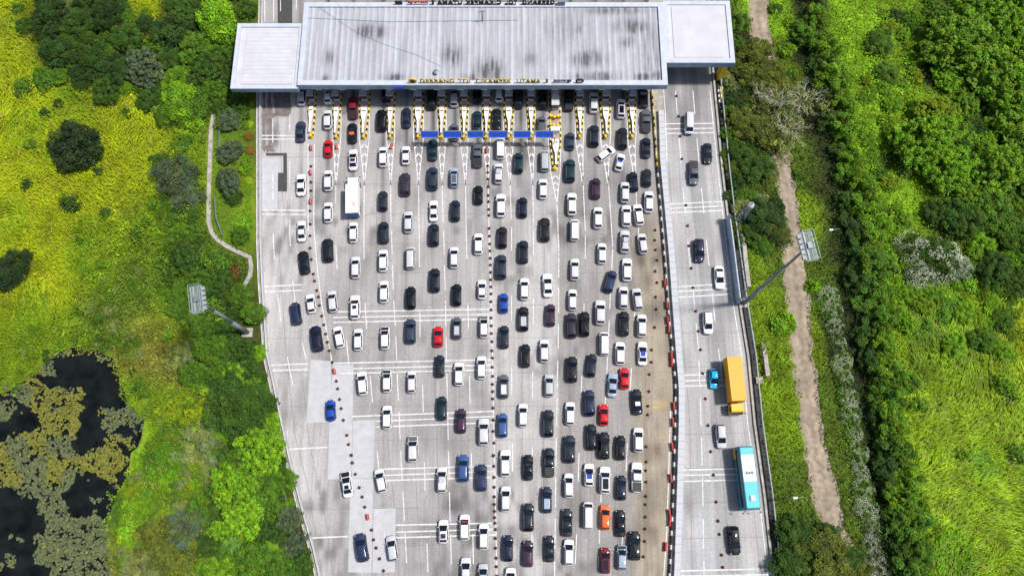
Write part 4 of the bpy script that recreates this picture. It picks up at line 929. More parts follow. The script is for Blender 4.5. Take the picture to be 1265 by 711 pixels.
Q[2] = [('hatch', 'W', 405, 117.5), ('mpv', 'W', 404.6, 147.5), ('hatch', 'R', 405.2, 183), ('mpv', 'W', 405.3, 222.7), ('mpv', 'W', 405.3, 262), ('suv', 'K', 405, 309, -2), ('mpv', 'W', 410.8, 372, -5), ('mpv', 'W', 418.8, 416, -11), ('mpv', 'W', 447.7, 473, -5), ('mpv', 'W', 470.3, 593, -11), ('mpv', 'W', 484.5, 677, -8)]
Q[3] = [('pickup', 'M', 436, 132.8), ('sedan', 'K', 435, 164, 0, dict(roof='O')), ('sedan', 'W', 436.2, 197, 0, dict(roof='K')), 'truck', ('mpv', 'W', 436.6, 286.5), ('mpv', 'W', 439.4, 330), ('suv', 'W', 438.8, 379, 0, dict(sunroof=1)), ('mpv', 'W', 442.4, 419)]
Q[4] = [('suv', 'K', 477, 113), ('suv', 'K', 471.4, 148.7), ('mpv', 'W', 473.2, 193.5), ('mpv', 'D', 473, 248), ('mpv', 'D', 474, 287), ('mpv', 'W', 473.5, 321.6), ('mpv', 'W', 474.4, 360), ('mpv', 'W', 475.7, 417, 0, dict(hoodc='K')), ('mpv', 'W', 478, 470, 0, dict(hoodc='D')), ('mpv', 'W', 478.3, 515)]
Q[5] = [('sedan', 'D', 502, 145), ('hatch', 'W', 501.3, 191.5), ('suv', 'X', 500.5, 227.7), ('mpv', 'W', 504.5, 274), ('van', 'W', 507.2, 318.7), ('mpv', 'K', 507.5, 367.7), ('suv', 'D', 507, 409), ('mpv', 'W', 508.7, 471), ('suv', 'W', 510.2, 554, 0, dict(hoodc='G'))]
Q[6] = [('suv', 'K', 533, 122), ('sedan', 'T', 534.4, 185), ('suv', 'D', 534.4, 220.6), ('sedan', 'W', 535.7, 260), ('suv', 'D', 536, 290), ('suv', 'D', 537, 346), ('hatch', 'R', 541.3, 415.5), ('mpv', 'K', 543.3, 452), ('mpv', 'T', 545.8, 504), ('mpv', 'W', 546.2, 592, 0, dict(box=1)), ('hatch', 'W', 547.8, 656, 0, dict(decal=('P', -.7, .75)))]
Q[7] = [('mpv', 'S', 561, 120), ('hatch', 'G', 561, 163), ('mpv', 'E', 561, 219, 0, dict(roof='G')), ('mpv', 'D', 562.5, 260), ('mpv', 'W', 561.2, 317.6), ('mpv', 'K', 564.2, 364), ('mpv', 'G', 564.4, 405, 0, dict(roof='S')), ('mpv', 'W', 567.2, 461.5), ('mpv', 'P', 569.7, 519.6), ('suv', 'L', 572.4, 578), ('mpv', 'W', 574.1, 650.7, 0, dict(decal=('R', .9, .22))), ('hatch', 'W', 575.6, 703)]
Q[8] = [('mpv', 'K', 589, 116), ('sedan', 'T', 589.3, 149), ('pickup', 'G', 590, 191.5), ('hatch', 'K', 591, 240.4), ('mpv', 'W', 591.2, 301), ('hatch', 'W', 595.5, 357), ('mpv', 'W', 598, 403, 0, dict(hoodc='G')), ('mpv', 'W', 595, 453.6), ('suv', 'W', 597.8, 533), ('suv', 'N', 594.7, 589.7), ('mpv', 'W', 597.7, 662), ('mpv', 'S', 597, 712)]
Q[9] = [('mpv', 'W', 616.7, 114), ('sedan', 'K', 613.4, 146.7), ('van', 'W', 618.2, 183), ('mpv', 'I', 616, 213.8, 0, dict(box=1)), ('suv', 'W', 619, 253.5), ('mpv', 'X', 620.6, 293), ('suv', 'D', 619.2, 329.5), ('hatch', 'B', 622.2, 374), ('mpv', 'D', 622.8, 416), ('mpv', 'G', 622.4, 477, 0, dict(roof='I')), ('mpv', 'L', 620.9, 525), ('suv', 'W', 624.5, 571.5), ('mpv', 'W', 624.9, 615.6), ('mpv', 'N', 627.6, 676.8), ('mpv', 'W', 631, 717)]
Q[10] = [('suv', 'K', 640, 121), ('mpv', 'T', 640.5, 201), ('mpv', 'N', 645.8, 256), ('suv', 'D', 646.5, 311), ('mpv', 'W', 648, 356.5), ('suv', 'X', 646.7, 393.6, 0, dict(roof='S')), ('mpv', 'K', 649, 439), ('mpv', 'W', 646.3, 512.6), ('sedan', 'K', 652.3, 577, 0, dict(decal=('T', .45, .35))), ('suv', 'K', 652.7, 638.6), ('mpv', 'P', 652.3, 683.6)]
Q[11] = [('suv', 'K', 670, 122), ('mpv', 'G', 669, 155), ('van', 'S', 673.2, 198.6), ('mpv', 'W', 671.1, 233), ('suv', 'X', 673, 283.5), ('sedan', 'W', 676.8, 352, -3), ('mpv', 'P', 680.2, 389), ('mpv', 'W', 672.5, 433), ('mpv', 'S', 678.6, 475.7), ('suv', 'K', 677.3, 522.7), ('pickup', 'D', 678.4, 571), ('mpv', 'N', 675.4, 617, 0, dict(roof='E')), ('sedan', 'K', 678.6, 677.4)]
Q[12] = [('pickup', 'K', 702.5, 123), ('hatch', 'D', 704.5, 174), ('suv', 'T', 704.3, 210.8), ('suv', 'W', 706.6, 251.8), ('van', 'W', 710, 284), ('mpv', 'I', 710.2, 332.4), ('mpv', 'W', 707.4, 370), ('suv', 'X', 706, 402, -2), ('suv', 'K', 706.7, 456), ('mpv', 'W', 704.5, 510.3), ('suv', 'D', 703.8, 554.4), ('mpv', 'W', 702.8, 599), ('sedan', 'K', 700.5, 645), ('mpv', 'W', 703, 681.7)]
Q[13] = [('suv', 'I', 733.7, 126.5), ('suv', 'D', 734, 167.7), ('mpv', 'P', 736.2, 232.5), ('mpv', 'W', 739, 268.7), ('mpv', 'W', 743.9, 312.6), ('suv', 'W', 741.8, 385.5), ('suv', 'K', 722, 400), ('mpv', 'D', 730.8, 451, 5), ('suv', 'N', 728, 497.5, -2), ('suv', 'K', 730.8, 539.6, -2), ('hatch', 'W', 727.9, 586, 0, dict(decal=('B', -.3, .8))), ('van', 'W', 726.8, 635.8)]
Q[16] = [('mpv', 'N', 754, 347.5, 15), ('van', 'W', 746.7, 424), ('sedan', 'E', 757, 475, 3), ('hatch', 'R', 746.1, 512), ('suv', 'K', 746.3, 550, 0, dict(rails=1)), ('suv', 'W', 747.5, 592.5, 0, dict(roof='K')), ('mpv', 'O', 747.9, 638.6), ('mpv', 'M', 748, 692, 0, dict(roof='X'))]
Q[14] = [('mpv', 'I', 767.3, 134, 0, dict(roof='K')), ('suv', 'K', 769.2, 170.8), ('mpv', 'W', 748.5, 190, 52), ('hatch', 'W', 766, 200, 13, dict(decal=('B', -.1, .5))), ('mpv', 'W', 772.2, 237.3), ('mpv', 'W', 773.9, 266.5), ('suv', 'W', 772.2, 298, 0, dict(rails=1, box=1)), ('suv', 'W', 774.7, 332.8), ('mpv', 'W', 770.4, 367), ('suv', 'K', 770.8, 399.5), ('mpv', 'W', 766.3, 436), ('hatch', 'R', 771.6, 467), ('mpv', 'K', 766.8, 552.7), ('mpv', 'N', 767.7, 602), ('sedan', 'K', 766.5, 646, -1), ('mpv', 'E', 768.5, 688, 0, dict(hoodc='D'))]
Q[15] = [('sedan', 'X', 795.2, 120), ('pickup', 'G', 798.5, 149), ('sedan', 'D', 798.5, 182), ('hatch', 'K', 799.5, 219), ('mpv', 'N', 782.8, 224, -6), ('mpv', 'W', 801.8, 249), ('mpv', 'W', 789, 265, -9), ('mpv', 'W', 794, 300.6, -8), ('mpv', 'W', 787.7, 369, -8), ('mpv', 'W', 793, 401.8), ('sedan', 'W', 794, 436, 0, dict(decal=('B', -.2, .9))), ('sedan', 'K', 787, 496, -4, dict(decal=('W', -.4, .7))), ('mpv', 'W', 788.8, 542.8), ('pickup', 'W', 786.9, 589), ('suv', 'K', 784.2, 673.6)]
Q[17] = [('van', 'W', 851.4, 152.6, 0), ('sedan', 'D', 874.5, 189, -2), ('pickup', 'G', 857, 213, -1), ('suv', 'N', 864, 309, -2), ('sedan', 'W', 889, 342, -4), ('mpv', 'W', 874.6, 398, -3), ('hatch', 'C', 882.5, 467, -1), 'yellow', ('mpv', 'W', 891, 538, -4), 'bus', ('suv', 'K', 907, 667, -5)]
QN = {1: 'the open lane at the far left', 13: 'the fourth queue from the right', 16: 'the third queue from the right', 14: 'the second queue from the right', 15: 'the queue nearest the block barrier', 17: 'the right carriageway'}
for q in range(2, 13): QN[q] = f'the {ordn(q)} queue from the left'
DESC_TRUCK = {'truck': 'white box truck', 'yellow': 'yellow box truck', 'bus': 'cyan and white coach'}
def describe(e):
    if isinstance(e, str): return DESC_TRUCK[e]
    f = e[5] if len(e) > 5 else {}
    return CN[e[1]] + ' ' + TN[e[0]] + (f' with {CN[f["roof"]]} roof' if 'roof' in f else '')
for q, lst in Q.items():
    for k, e in enumerate(lst):
        if isinstance(e, str): continue
        o = place_car(*e, down=(q == 17)) if len(e) > 4 else place_car(*e, 0., None, q == 17)
        lab = f'{describe(e)}, {ordn(k + 1)} down {QN[q]}'
        if q == 14 and k == 2: lab = 'white people carrier turned diagonally across the twelfth island nose'
        if q == 3 and k == 1: lab = 'black saloon with bright orange roof, third queue from the left'
        o['label'] = lab; o['category'] = {'suv': 'SUV', 'pickup': 'pickup', 'van': 'van', 'mpv': 'minivan'}.get(e[0], 'car')
        o['group'] = 'cars driving away down the right carriageway' if q == 17 else 'cars waiting in the toll queues'

# ---- box trucks and coach
def wheelset(root, xs_, ys_, r=.48, wd=.3):
    for y in ys_:
        for s in (-1, 1):
            mb = MB().tube((s * (xs_ - wd), y, r), (s * xs_, y, r), r, n=16); o = link('wheel', mb.mesh('wheel', M['tyre']), root)
            link('rim', MB().tube((s * (xs_ - .01), y, r), (s * (xs_ + .015), y, r), r * .55, n=10).mesh('rim', M['rim']), o)
def box_truck(u, v, tilt, down, L, W2, Hb, colb, colc, name, label, rear=None, marks=False):
    root = link(name, None); p = G(u, v, Hb * .6); root.location = (p[0], p[1], .008); root.rotation_euler.z = heading(u, v, tilt, down); h = L / 2; cw = W2 / 2
    cabL = 1.75
    b_ = MB(); loft(b_, [rrect(-h, h - cabL - .25, cw, .05, .95, 1), rrect(-h, h - cabL - .25, cw, .05, Hb - .04, 1), rrect(-h + .03, h - cabL - .28, cw - .03, .05, Hb, 1)])
    rb = b_
    for y in np.arange(-h + .5, h - cabL - .4, .62): rb.box((-cw + .05, y, Hb), (cw - .05, y + .05, Hb + .02))
    for y in np.arange(-h + .5, h - cabL - .4, .45):
        for s in (-1, 1): rb.box((s * cw - .02, y, 1.05), (s * cw + .02, y + .07, Hb - .1))
    link('cargo_box', rb.mesh('cargo_box', M['plain']), root, color=colb)
    link('rear_door', MB().box((-cw + .02, -h - .05, 1.0), (cw - .02, -h - .003, Hb - .06)).mesh('rear_door', M['plain']), root, color=rear or colb)
    hc = 2.35 if Hb > 3.2 else 2.05
    c = MB(); loft(c, [rrect(h - cabL, h, cw * .92, .2, .5, 3), rrect(h - cabL, h, cw * .92, .2, 1.3, 3), rrect(h - cabL, h - .35, cw * .86, .2, hc - .08, 3), rrect(h - cabL + .08, h - .5, cw * .76, .2, hc, 3)])
    link('cab', c.mesh('cab', M['plain']), root, color=colc)
    x = cw * .78; link('windscreen', MB().add([(-x, h + .0, 1.34), (x, h + .0, 1.34), (x * .93, h - .31, hc - .12), (-x * .93, h - .31, hc - .12)], [(3, 2, 1, 0)]).box((-x, h - .03, 1.2), (x, h + .015, 1.33)).mesh('truck_windscreen', M['glass']), root)
    for s in (-1, 1):
        link('side_window', MB().box((s * cw * .89 - .03, h - 1.3, 1.35), (s * cw * .89 + .03, h - .5, hc - .2)).mesh('truck_side_window', M['glass']), root)
        link('headlight', MB().box((s * cw * .7 - .15, h - .05, .65), (s * cw * .7 + .15, h + .03, .85)).mesh('truck_headlight', M['lamp']), root)
        link('wing_mirror', MB().box((s * (cw + .12) - .05, h - .25, 1.4), (s * (cw + .12) + .05, h - .1, 1.85)).tube((s * cw * .85, h - .2, 1.6), (s * (cw + .12), h - .17, 1.6), .03).mesh('truck_mirror', M['trim']), root)
        link('tail_light', MB().box((s * cw * .8 - .12, -h - .08, .8), (s * cw * .8 + .12, -h - .0, .93)).mesh('truck_tail_light', M['tail']), root)
    link('chassis', MB().box((-.5, -h + .05, .5), (.5, h - .4, .93)).mesh('chassis', M['trim']), root)
    wheelset(root, cw - .02, (h - 1.2, -h + 1.6) if L < 8 else (h - 1.2, -h + 1.5, -h + 2.7))
    if marks:
        for k in range(14):
            x_, y_ = random.uniform(-cw + .2, cw - .5), random.uniform(-h + .15, -h + 2.4); a = random.uniform(.1, .35)
            if k == 0: mk2 = MB()
            mk2.box((x_, y_, Hb + .021), (x_ + a * 1.3, y_ + a * .5, Hb + .028))
        link('rust_marks', mk2.mesh('rust_marks', noisy((.55, .22, .08), .3, 5, .8, name='rust')), root)
    tag(root, label, 'truck'); return root
box_truck(436, 241.5, 0, False, 7.6, 2.25, 3.0, (.80, .80, .79), (.75, .75, .75), 'box_truck', 'white box truck with blue rear doors, waiting in the third queue from the left', rear=(.01, .12, .35), marks=True)
box_truck(908, 476.5, -6.5, True, 9.3, 2.5, 3.7, (.72, .34, .010), (.74, .42, .015), 'box_truck', 'yellow box truck driving down the right carriageway beside the cyan hatchback')
def coach(u, v, tilt):
    root = link('coach_bus', None); L, W2, Hb = 10.0, 2.6, 3.75; p = G(u, v, 2.0); root.location = (p[0], p[1], .008); root.rotation_euler.z = heading(u, v, tilt, True); h = L / 2; cw = W2 / 2
    b_ = MB(); loft(b_, [rrect(-h, h, cw, .2, .35, 3), rrect(-h, h, cw, .2, 1.5, 3), rrect(-h + .02, h - .1, cw - .03, .22, 3.25, 3), rrect(-h + .1, h - .25, cw - .17, .25, Hb - .06, 3), rrect(-h + .3, h - .45, cw - .37, .25, Hb, 3)])
    link('body', b_.mesh('coach_body', M['plain']), root, color=(.02, .22, .30))
    def roofp(nm, y0, y1, col, z=.012, wd=cw - .28): return link(nm, MB().box((-wd, y0, Hb - .05), (wd, y1, Hb + z)).mesh(nm, M['plain']), root, color=col)
    roofp('roof_panel', -h + .3, -h + 1.4, (.07, .47, .52)); roofp('roof_panel', -h + 1.41, .55, (.80, .80, .80)); roofp('roof_panel', .56, h - .4, (.07, .47, .52))
    for k in range(3): link('roof_hatch', MB().tube((-.45 + k * .45, -.75, Hb), (-.45 + k * .45, -.75, Hb + .12), .17, n=12).mesh('roof_hatch', M['trim']), root)
    link('air_conditioner', MB().box((-.4, h - 2.3, Hb), (.4, h - 1.4, Hb + .22)).box((-.3, h - 2.2, Hb + .22), (.3, h - 1.5, Hb + .27)).mesh('air_conditioner', M['wingroof']), root)
    for s in (-1, 1):
        link('side_window', MB().box((s * (cw - .01) - .02, -h + .6, 1.75), (s * (cw - .01) + .02, h - .5, 2.75)).mesh('coach_window', M['glass']), root)
        link('side_stripe', MB().box((s * (cw + .0) - .03, -h + 1.0, 2.78), (s * (cw + .0) + .025, h - 2.0, 3.0)).mesh('side_stripe', M['plain']), root, color=(.75, .33, .02))
        link('corner_panel', MB().box((s * (cw - .01) - .02, -h + .05, .6), (s * cw + .025, -h + 1.9, 1.7)).mesh('corner_panel', M['plain']), root, color=(.75, .40, .02))
        link('wing_mirror', MB().tube((s * cw * .9, h - .1, 2.9), (s * (cw + .1), h + .45, 2.7), .04).box((s * (cw + .1) - .1, h + .35, 2.2), (s * (cw + .1) + .1, h + .5, 2.75)).mesh('coach_mirror', M['trim']), root)
        link('headlight', MB().box((s * .9 - .2, h - .02, .7), (s * .9 + .2, h + .03, .95)).mesh('coach_headlight', M['lamp']), root)
    link('windscreen', MB().add([(-cw * .9, h + .012, 1.5), (cw * .9, h + .012, 1.5), (cw * .86, h - .075, 3.05), (-cw * .86, h - .075, 3.05)], [(3, 2, 1, 0)]).mesh('coach_windscreen', M['glass']), root)
    wheelset(root, cw + .0, (h - 2.3, -h + 2.6), .5)
    tag(root, 'cyan and white coach with orange side stripe on the right carriageway', 'coach'); return root
coach(922.5, 590, -7)

# ================================================================== MASTS
def lamp_mast(u, v, ut, vt, h_, lab, ang):
    h_ = min(np.arange(15, 40, .1), key=lambda q: abs(W2P(G(u, v)[0], G(u, v)[1], q)[0] - ut)); h_ = float(h_)
    p = Vector(G(u, v)); root = tag(link('floodlight_mast', None, loc=p), lab, 'floodlight mast', 'floodlight masts')
    link('footing', MB().box((-.9, -.8, -.3), (.9, .8, .12)).mesh('footing', M['path']), root)
    mb = MB(); mb.tube((0, 0, .1), (0, 0, h_ * .35), .42, .33, 12); mb.tube((0, 0, h_ * .35), (0, 0, h_ * .7), .31, .24, 12); mb.tube((0, 0, h_ * .7), (0, 0, h_), .22, .15, 12)
    link('pole', mb.mesh('pole', M['steel'], True), root)
    Rz = Matrix.Translation((0, 0, h_)) @ Matrix.Rotation(R(ang), 4, 'Z'); hl, hw = 2.05, .80
    head = MB()
    for s in (-1, 1): head.box((s * hw - .07, -hl, -.07), (s * hw + .07, hl, .07), M_=Rz); head.box((-hw, s * hl - .07, -.07), (hw, s * hl + .07, .07), M_=Rz)
    for s in (-1, 1): head.box((s * hw - .03, -hl, .9), (s * hw + .03, hl, .97), M_=Rz); head.box((-hw, s * hl - .03, .9), (hw, s * hl + .03, .97), M_=Rz)
    for y in np.linspace(-hl, hl, 6):
        for s in (-1, 1): head.box((s * hw - .03, y - .03, 0), (s * hw + .03, y + .03, .95), M_=Rz)
    f = link('head_frame', head.mesh('head_frame', M['palesteel']), root)
    g = MB()
    for y in np.arange(-hl + .1, hl, .17): g.box((-hw + .07, y, -.02), (hw - .07, y + .07, .03), M_=Rz)
    for x in (-.35, .35): g.box((x - .12, -hl + .08, .035), (x + .12, hl - .08, .12), M_=Rz)
    link('platform_grating', g.mesh('platform_grating', M['palesteel']), root)
    link('winch_box', MB().box((-.3, -.45, .13), (.3, .45, .5), M_=Rz).mesh('winch_box', M['steel']), root)
    for k in range(5):
        y = -hl + .55 + k * (2 * hl - 1.1) / 4
        fl_ = MB().box((hw + .08, y - .27, -.35), (hw + .45, y + .27, .05), M_=Rz)
        o = link('floodlight', fl_.mesh('floodlight', M['palesteel']), root)
        link('lens', MB().box((hw + .12, y - .22, -.39), (hw + .40, y + .22, -.352), M_=Rz).mesh('lens', M['lamp']), o)
lamp_mast(305.5, 410.5, 243, 362, 21.5, 'tall floodlight mast leaning over the bushes at the left of the plaza', 12)
lamp_mast(919, 374, 999, 313, 26, 'tall floodlight mast whose head hangs over the dirt track at the right', 188)
# lattice tower with white dome
p = Vector(G(913, 272)); root = tag(link('lattice_tower', None, loc=p), 'short lattice tower with white round head beside the right carriageway', 'tower'); hh = 5.8
mb = MB(); n_ = 5
for k in range(n_):
    z0, z1 = k * hh / n_, (k + 1) * hh / n_; a0, a1 = .6 - .06 * k, .6 - .06 * (k + 1)
    cs = [(-1, -1), (1, -1), (1, 1), (-1, 1)]
    for i in range(4):
        c0, c1_ = cs[i], cs[(i + 1) % 4]
        mb.tube((c0[0] * a0, c0[1] * a0, z0), (c0[0] * a1, c0[1] * a1, z1), .07, n=5); mb.tube((c0[0] * a0, c0[1] * a0, z0), (c1_[0] * a1, c1_[1] * a1, z1), .04, n=4); mb.tube((c0[0] * a1, c0[1] * a1, z1), (c1_[0] * a1, c1_[1] * a1, z1), .04, n=4)
link('lattice', mb.mesh('lattice', M['steel']), root)
link('service_drum', MB().tube((0, 0, hh), (0, 0, hh + 1.2), .5, .5, 16).mesh('service_drum', M['brown']), root)
link('dome', MB().tube((0, 0, hh + 1.2), (0, 0, hh + 1.6), .58, .5, 20).tube((0, 0, hh + 1.6), (0, 0, hh + 1.9), .5, .25, 20).mesh('dome', M['wingroof']), root)
link('cap', MB().tube((0, 0, hh + 1.95), (0, 0, hh + 2.1), .14, n=10).mesh('tower_cap', M['trim']), root)
for u, v, lab in [(1012, 296, 'thin street lamp among the shrubs right of the dirt track'), (968, 615, 'thin street lamp in the green verge left of the dirt track')]:
    p = Vector(G(u, v)); root = tag(link('street_lamp', None, loc=p), lab, 'street lamp', 'thin street lamps'); 
    link('pole', MB().tube((0, 0, -.2), (0, 0, 5), .09, .06, 8).tube((0, 0, 5), (1.5, .1, 5.3), .05, .04, 6).mesh('lamp_pole', M['palesteel']), root)
    link('lamp_head', MB().tube((-.15, 0, 4.95), (.45, .03, 5.15), .22, .16, 8).mesh('lamp_head', M['white']), root)

# ================================================================== VEGETATION
def leaf_faces(C, Nrm, size, aspect, col, rg, droop=0.):
    """kite-shaped leaves: centres C, normals Nrm, size (n,), aspect length/width"""
    n = len(C); Nrm = Nrm / (np.linalg.norm(Nrm, axis=1, keepdims=True) + 1e-9)
    t = rg.normal(size=(n, 3)); t -= (t * Nrm).sum(1, keepdims=True) * Nrm; t /= np.linalg.norm(t, axis=1, keepdims=True) + 1e-9
    b_ = np.cross(Nrm, t); L = size[:, None] * .5; W_ = L / aspect
    V = np.stack([C - t * L, C + b_ * W_ - t * L * .1, C + t * L - np.array((0, 0, 1)) * droop * L, C - b_ * W_ - t * L * .1], 1).reshape(-1, 3)
    Fc = np.arange(n * 4).reshape(n, 4); return V, Fc, col
def crown_mesh(kind, seed):
    rg = np.random.default_rng(seed)
    P = dict(broad=(60, 120, .080, 1.7, .26, .66), bushy=(90, 90, .066, 1.9, .17, .66), fern=(72, 120, .105, 3.8, .20, .60), willow=(52, 90, .16, 6., .24, .58),
             clump=(200, 50, .070, 1.7, .115, .66), tuft=(34, 85, .15, 3.6, .20, .75), small=(14, 45, .17, 1.7, .40, .75), topiary=(1, 900, .12, 1.6, 1.0, .85), sparse=(26, 36, .09, 2.2, .20, .60), grassy=(40, 60, .20, 11., .22, .45), flower=(60, 45, .06, 2., .18, .6))[kind]
    nb, nl, sz, asp, br, hz = P; Cs, Ns, Ss, Co = [], [], [], []
    for k in range(nb):
        if nb == 1: c = np.array((0, 0, .2)); r = .85
        else:
            a = rg.uniform(0, 2 * np.pi); q = rg.uniform(0, 1) ** .5; u = q * (1 - br * .6)
            lump = 1 + .17 * math.sin(2 * a + seed) + .16 * math.sin(3 * a + seed * 1.7) + .10 * math.sin(5 * a + 2 * seed)
            z = hz * math.sqrt(max(0, 1 - (u / 1.02) ** 2)) * rg.uniform(.30, 1.12)
            c = np.array((u * math.cos(a) * lump, u * math.sin(a) * lump, z)); r = br * rg.uniform(.65, 1.2)
        d = rg.normal(size=(nl, 3)); d[:, 2] = np.abs(d[:, 2]) * 1.1 - .25; d /= np.linalg.norm(d, axis=1, keepdims=True)
        rr = r * rg.uniform(.6, 1.08, (nl, 1)); p = c + d * rr * np.array((1, 1, .8)); Cs.append(p)
        nn = d * .8 + rg.normal(size=(nl, 3)) * .45 + np.array((0, 0, .55))
        if kind in ('fern', 'willow', 'grassy', 'tuft'): nn = np.array((0, 0, 1.)) + rg.normal(size=(nl, 3)) * .5
        Ns.append(nn); Ss.append(sz * rg.uniform(.6, 1.35, nl) * (1. if nb > 1 else .8))
        hue = rg.uniform(.6, 1.35); yl = rg.uniform(-.2, .28)
        v_ = rg.uniform(.7, 1.25, (nl, 1)) * hue; cc = v_ * np.array((1 + yl, 1 + yl * .3, 1 - yl)); Co.append(cc)
    if kind == 'tuft':
        for j in range(len(Cs)): pass
    if kind not in ('sparse', 'topiary'):      # lower inner leaves close the crown
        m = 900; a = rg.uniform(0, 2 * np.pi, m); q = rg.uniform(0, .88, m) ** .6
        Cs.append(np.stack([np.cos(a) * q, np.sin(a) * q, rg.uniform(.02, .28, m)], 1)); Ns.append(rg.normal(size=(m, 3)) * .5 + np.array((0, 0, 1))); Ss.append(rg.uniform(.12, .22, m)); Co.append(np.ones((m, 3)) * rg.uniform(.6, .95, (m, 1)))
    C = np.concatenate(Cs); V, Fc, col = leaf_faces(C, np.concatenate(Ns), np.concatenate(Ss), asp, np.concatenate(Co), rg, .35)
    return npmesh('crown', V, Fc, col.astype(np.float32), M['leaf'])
CR = {}
for kd, cnt in dict(broad=3, bushy=3, fern=3, willow=2, clump=3, tuft=3, small=3, topiary=1, sparse=2, grassy=2, flower=2).items(): CR[kd] = [crown_mesh(kd, 11 * i + len(kd)) for i in range(cnt)]
def branch_mesh(name, seed, up=.75, dead=False):
    rg = random.Random(seed); mb = MB(); mb.tube((0, 0, 0), (0, 0, .28), .05, .035, 7)
    for k in range(9 if dead else 6):
        a = 2 * math.pi * k / (9 if dead else 6) + rg.uniform(-.3, .3); el = rg.uniform(.5, 1.2); p = Vector((0, 0, .26)); r = .028; L = rg.uniform(.22, .34)
        for s in range(4 if dead else 3):
            q = p + Vector((math.cos(a) * math.cos(el), math.sin(a) * math.cos(el), math.sin(el))) * L; mb.tube(p, q, r, r * .65, 6)
            if dead:
                for t in range(4):
                    a2 = a + rg.uniform(-1.1, 1.1); q2 = q + Vector((math.cos(a2), math.sin(a2), rg.uniform(-.1, .6))) * L * rg.uniform(.4, .9); mb.tube(q, q2, r * .5, r * .2, 4)
                    for _ in range(2): a3 = a2 + rg.uniform(-.8, .8); mb.tube(q2, q2 + Vector((math.cos(a3), math.sin(a3), rg.uniform(-.2, .4))) * L * .4, r * .2, .003, 4)
            p = q; r *= .65; a += rg.uniform(-.4, .4); el *= .7; L *= .8
    return mb.mesh(name, M['palebark'] if dead else M['bark'])
TRK = [branch_mesh('trunk', s) for s in range(3)]; DEAD = branch_mesh('dead_branches', 5, dead=True)
def flower_mesh(seed, n=1500):
    rg = np.random.default_rng(seed); a = rg.uniform(0, 2 * np.pi, n); q = rg.uniform(0, 1, n) ** .5
    keep = vnoise(np.cos(a) * q * 4, np.sin(a) * q * 4, 1., seed) > .42; a, q = a[keep], q[keep]; n = len(a)
    z = .62 * np.sqrt(np.clip(1 - q * q, 0, 1)) + .10 + rg.normal(size=n) * .05
    C = np.stack([np.cos(a) * q, np.sin(a) * q, z], 1); Nn = rg.normal(size=(n, 3)) * .4 + np.array((0, 0, 1))
    V, Fc, col = leaf_faces(C, Nn, .05 * rg.uniform(.5, 1.3, n), 2.4, np.ones((n, 3)) * rg.uniform(.75, 1.1, (n, 1)), rg)
    return npmesh('blossom', V, Fc, col.astype(np.float32), M['leaf'])
FLW = [flower_mesh(3), flower_mesh(4)]
def palm_mesh():
    rg = random.Random(3); V = []; Fs = []; Cc = []
    mb = MB()
    for k in range(13):
        a = 2 * math.pi * k / 13 + rg.uniform(-.15, .15); L = rg.uniform(.8, 1.05); n = 7
        for s in (-1, 1):
            for i in range(n):
                t0, t1 = i / n, (i + 1) / n
                def pt(t, off):
                    r = L * t; z = .55 + .35 * t - .75 * t * t; wv = .09 * math.sin(math.pi * min(1, t * .95 + .05)) * off
                    return (math.cos(a) * r - math.sin(a) * wv, math.sin(a) * r + math.cos(a) * wv, z - abs(off) * .03)
                v = rg.uniform(.8, 1.2); mb.add([pt(t0, 0), pt(t1, 0), pt(t1, s), pt(t0, s)], [(0, 1, 2, 3)], (v, v, v))
    return mb.mesh('fronds', M['leaf'])
PALM = palm_mesh()
GC = dict(leaf=(.135, .275, .012), dark=(.036, .085, .013), deep=(.055, .125, .013), mid=(.090, .20, .013), bright=(.17, .36, .012), lime=(.26, .42, .012), olive=(.125, .165, .020), grey=(.10, .15, .07), pale=(.20, .26, .08), yel=(.20, .30, .01), vdark=(.026, .055, .014), rust=(.20, .09, .02), dry=(.22, .27, .08))
GW = dict(leaf='fresh green', dark='dark green', deep='deep green', mid='mid-green', bright='bright green', lime='lime green', olive='olive brown', grey='grey-green', pale='pale green', yel='yellow-green', vdark='very dark', rust='rusty brown', dry='dry pale')
KN = dict(broad='broad-leaved tree', tuft='tufted tree', bushy='bushy tree', fern='feathery tree', willow='willowy shrub', clump='leafy tree', small='shrub', topiary='rounded shrub', sparse='thin tree', grassy='tall reed clump', flower='white-flowering shrub')
ONm = dict(broad='leafy_tree', tuft='tufted_tree', bushy='bushy_tree', fern='feathery_tree', willow='willow_shrub', clump='leafy_tree', small='green_shrub', topiary='rounded_shrub', sparse='thin_tree', grassy='reed_clump', flower='flowering_shrub')
_vi = [0]
def plant(kind, colr, u, v, rpx, hf=1.0, dead=False):
    r = rpx / 6.9; ztop = min(r * .5, 3.0); p = Vector(G(u, v, ztop)); p.z = -.25
    root = bpy.data.objects.new(ONm[kind], None); COL.objects.link(root); root.location = p; root.rotation_euler.z = random.uniform(0, 6.28)
    _vi[0] += 1; me = CR[kind][_vi[0] % len(CR[kind])]
    base = GC[colr]; jit = random.uniform(.88, 1.14); c = tuple(x * jit for x in base)
    lift = .25 * r if kind not in ('small', 'topiary', 'willow', 'grassy', 'flower') else 0
    cr = link('crown', me, root, color=c); cr.scale = (r * random.uniform(.9, 1.15), r * random.uniform(.82, 1.12), r * hf); cr.location.z = lift
    if kind not in ('topiary', 'grassy'):
        t = link('trunk', TRK[_vi[0] % 3], root); t.scale = (r * .9, r * .9, r * .8 + lift)
    if dead: t = link('dead_branches', DEAD, root); t.scale = (r * .95, r * .95, r * 1.05 + lift)
    if kind == 'flower': f = link('blossom', FLW[_vi[0] % 2], root, color=(.78, .80, .62)); f.scale = cr.scale
    return root
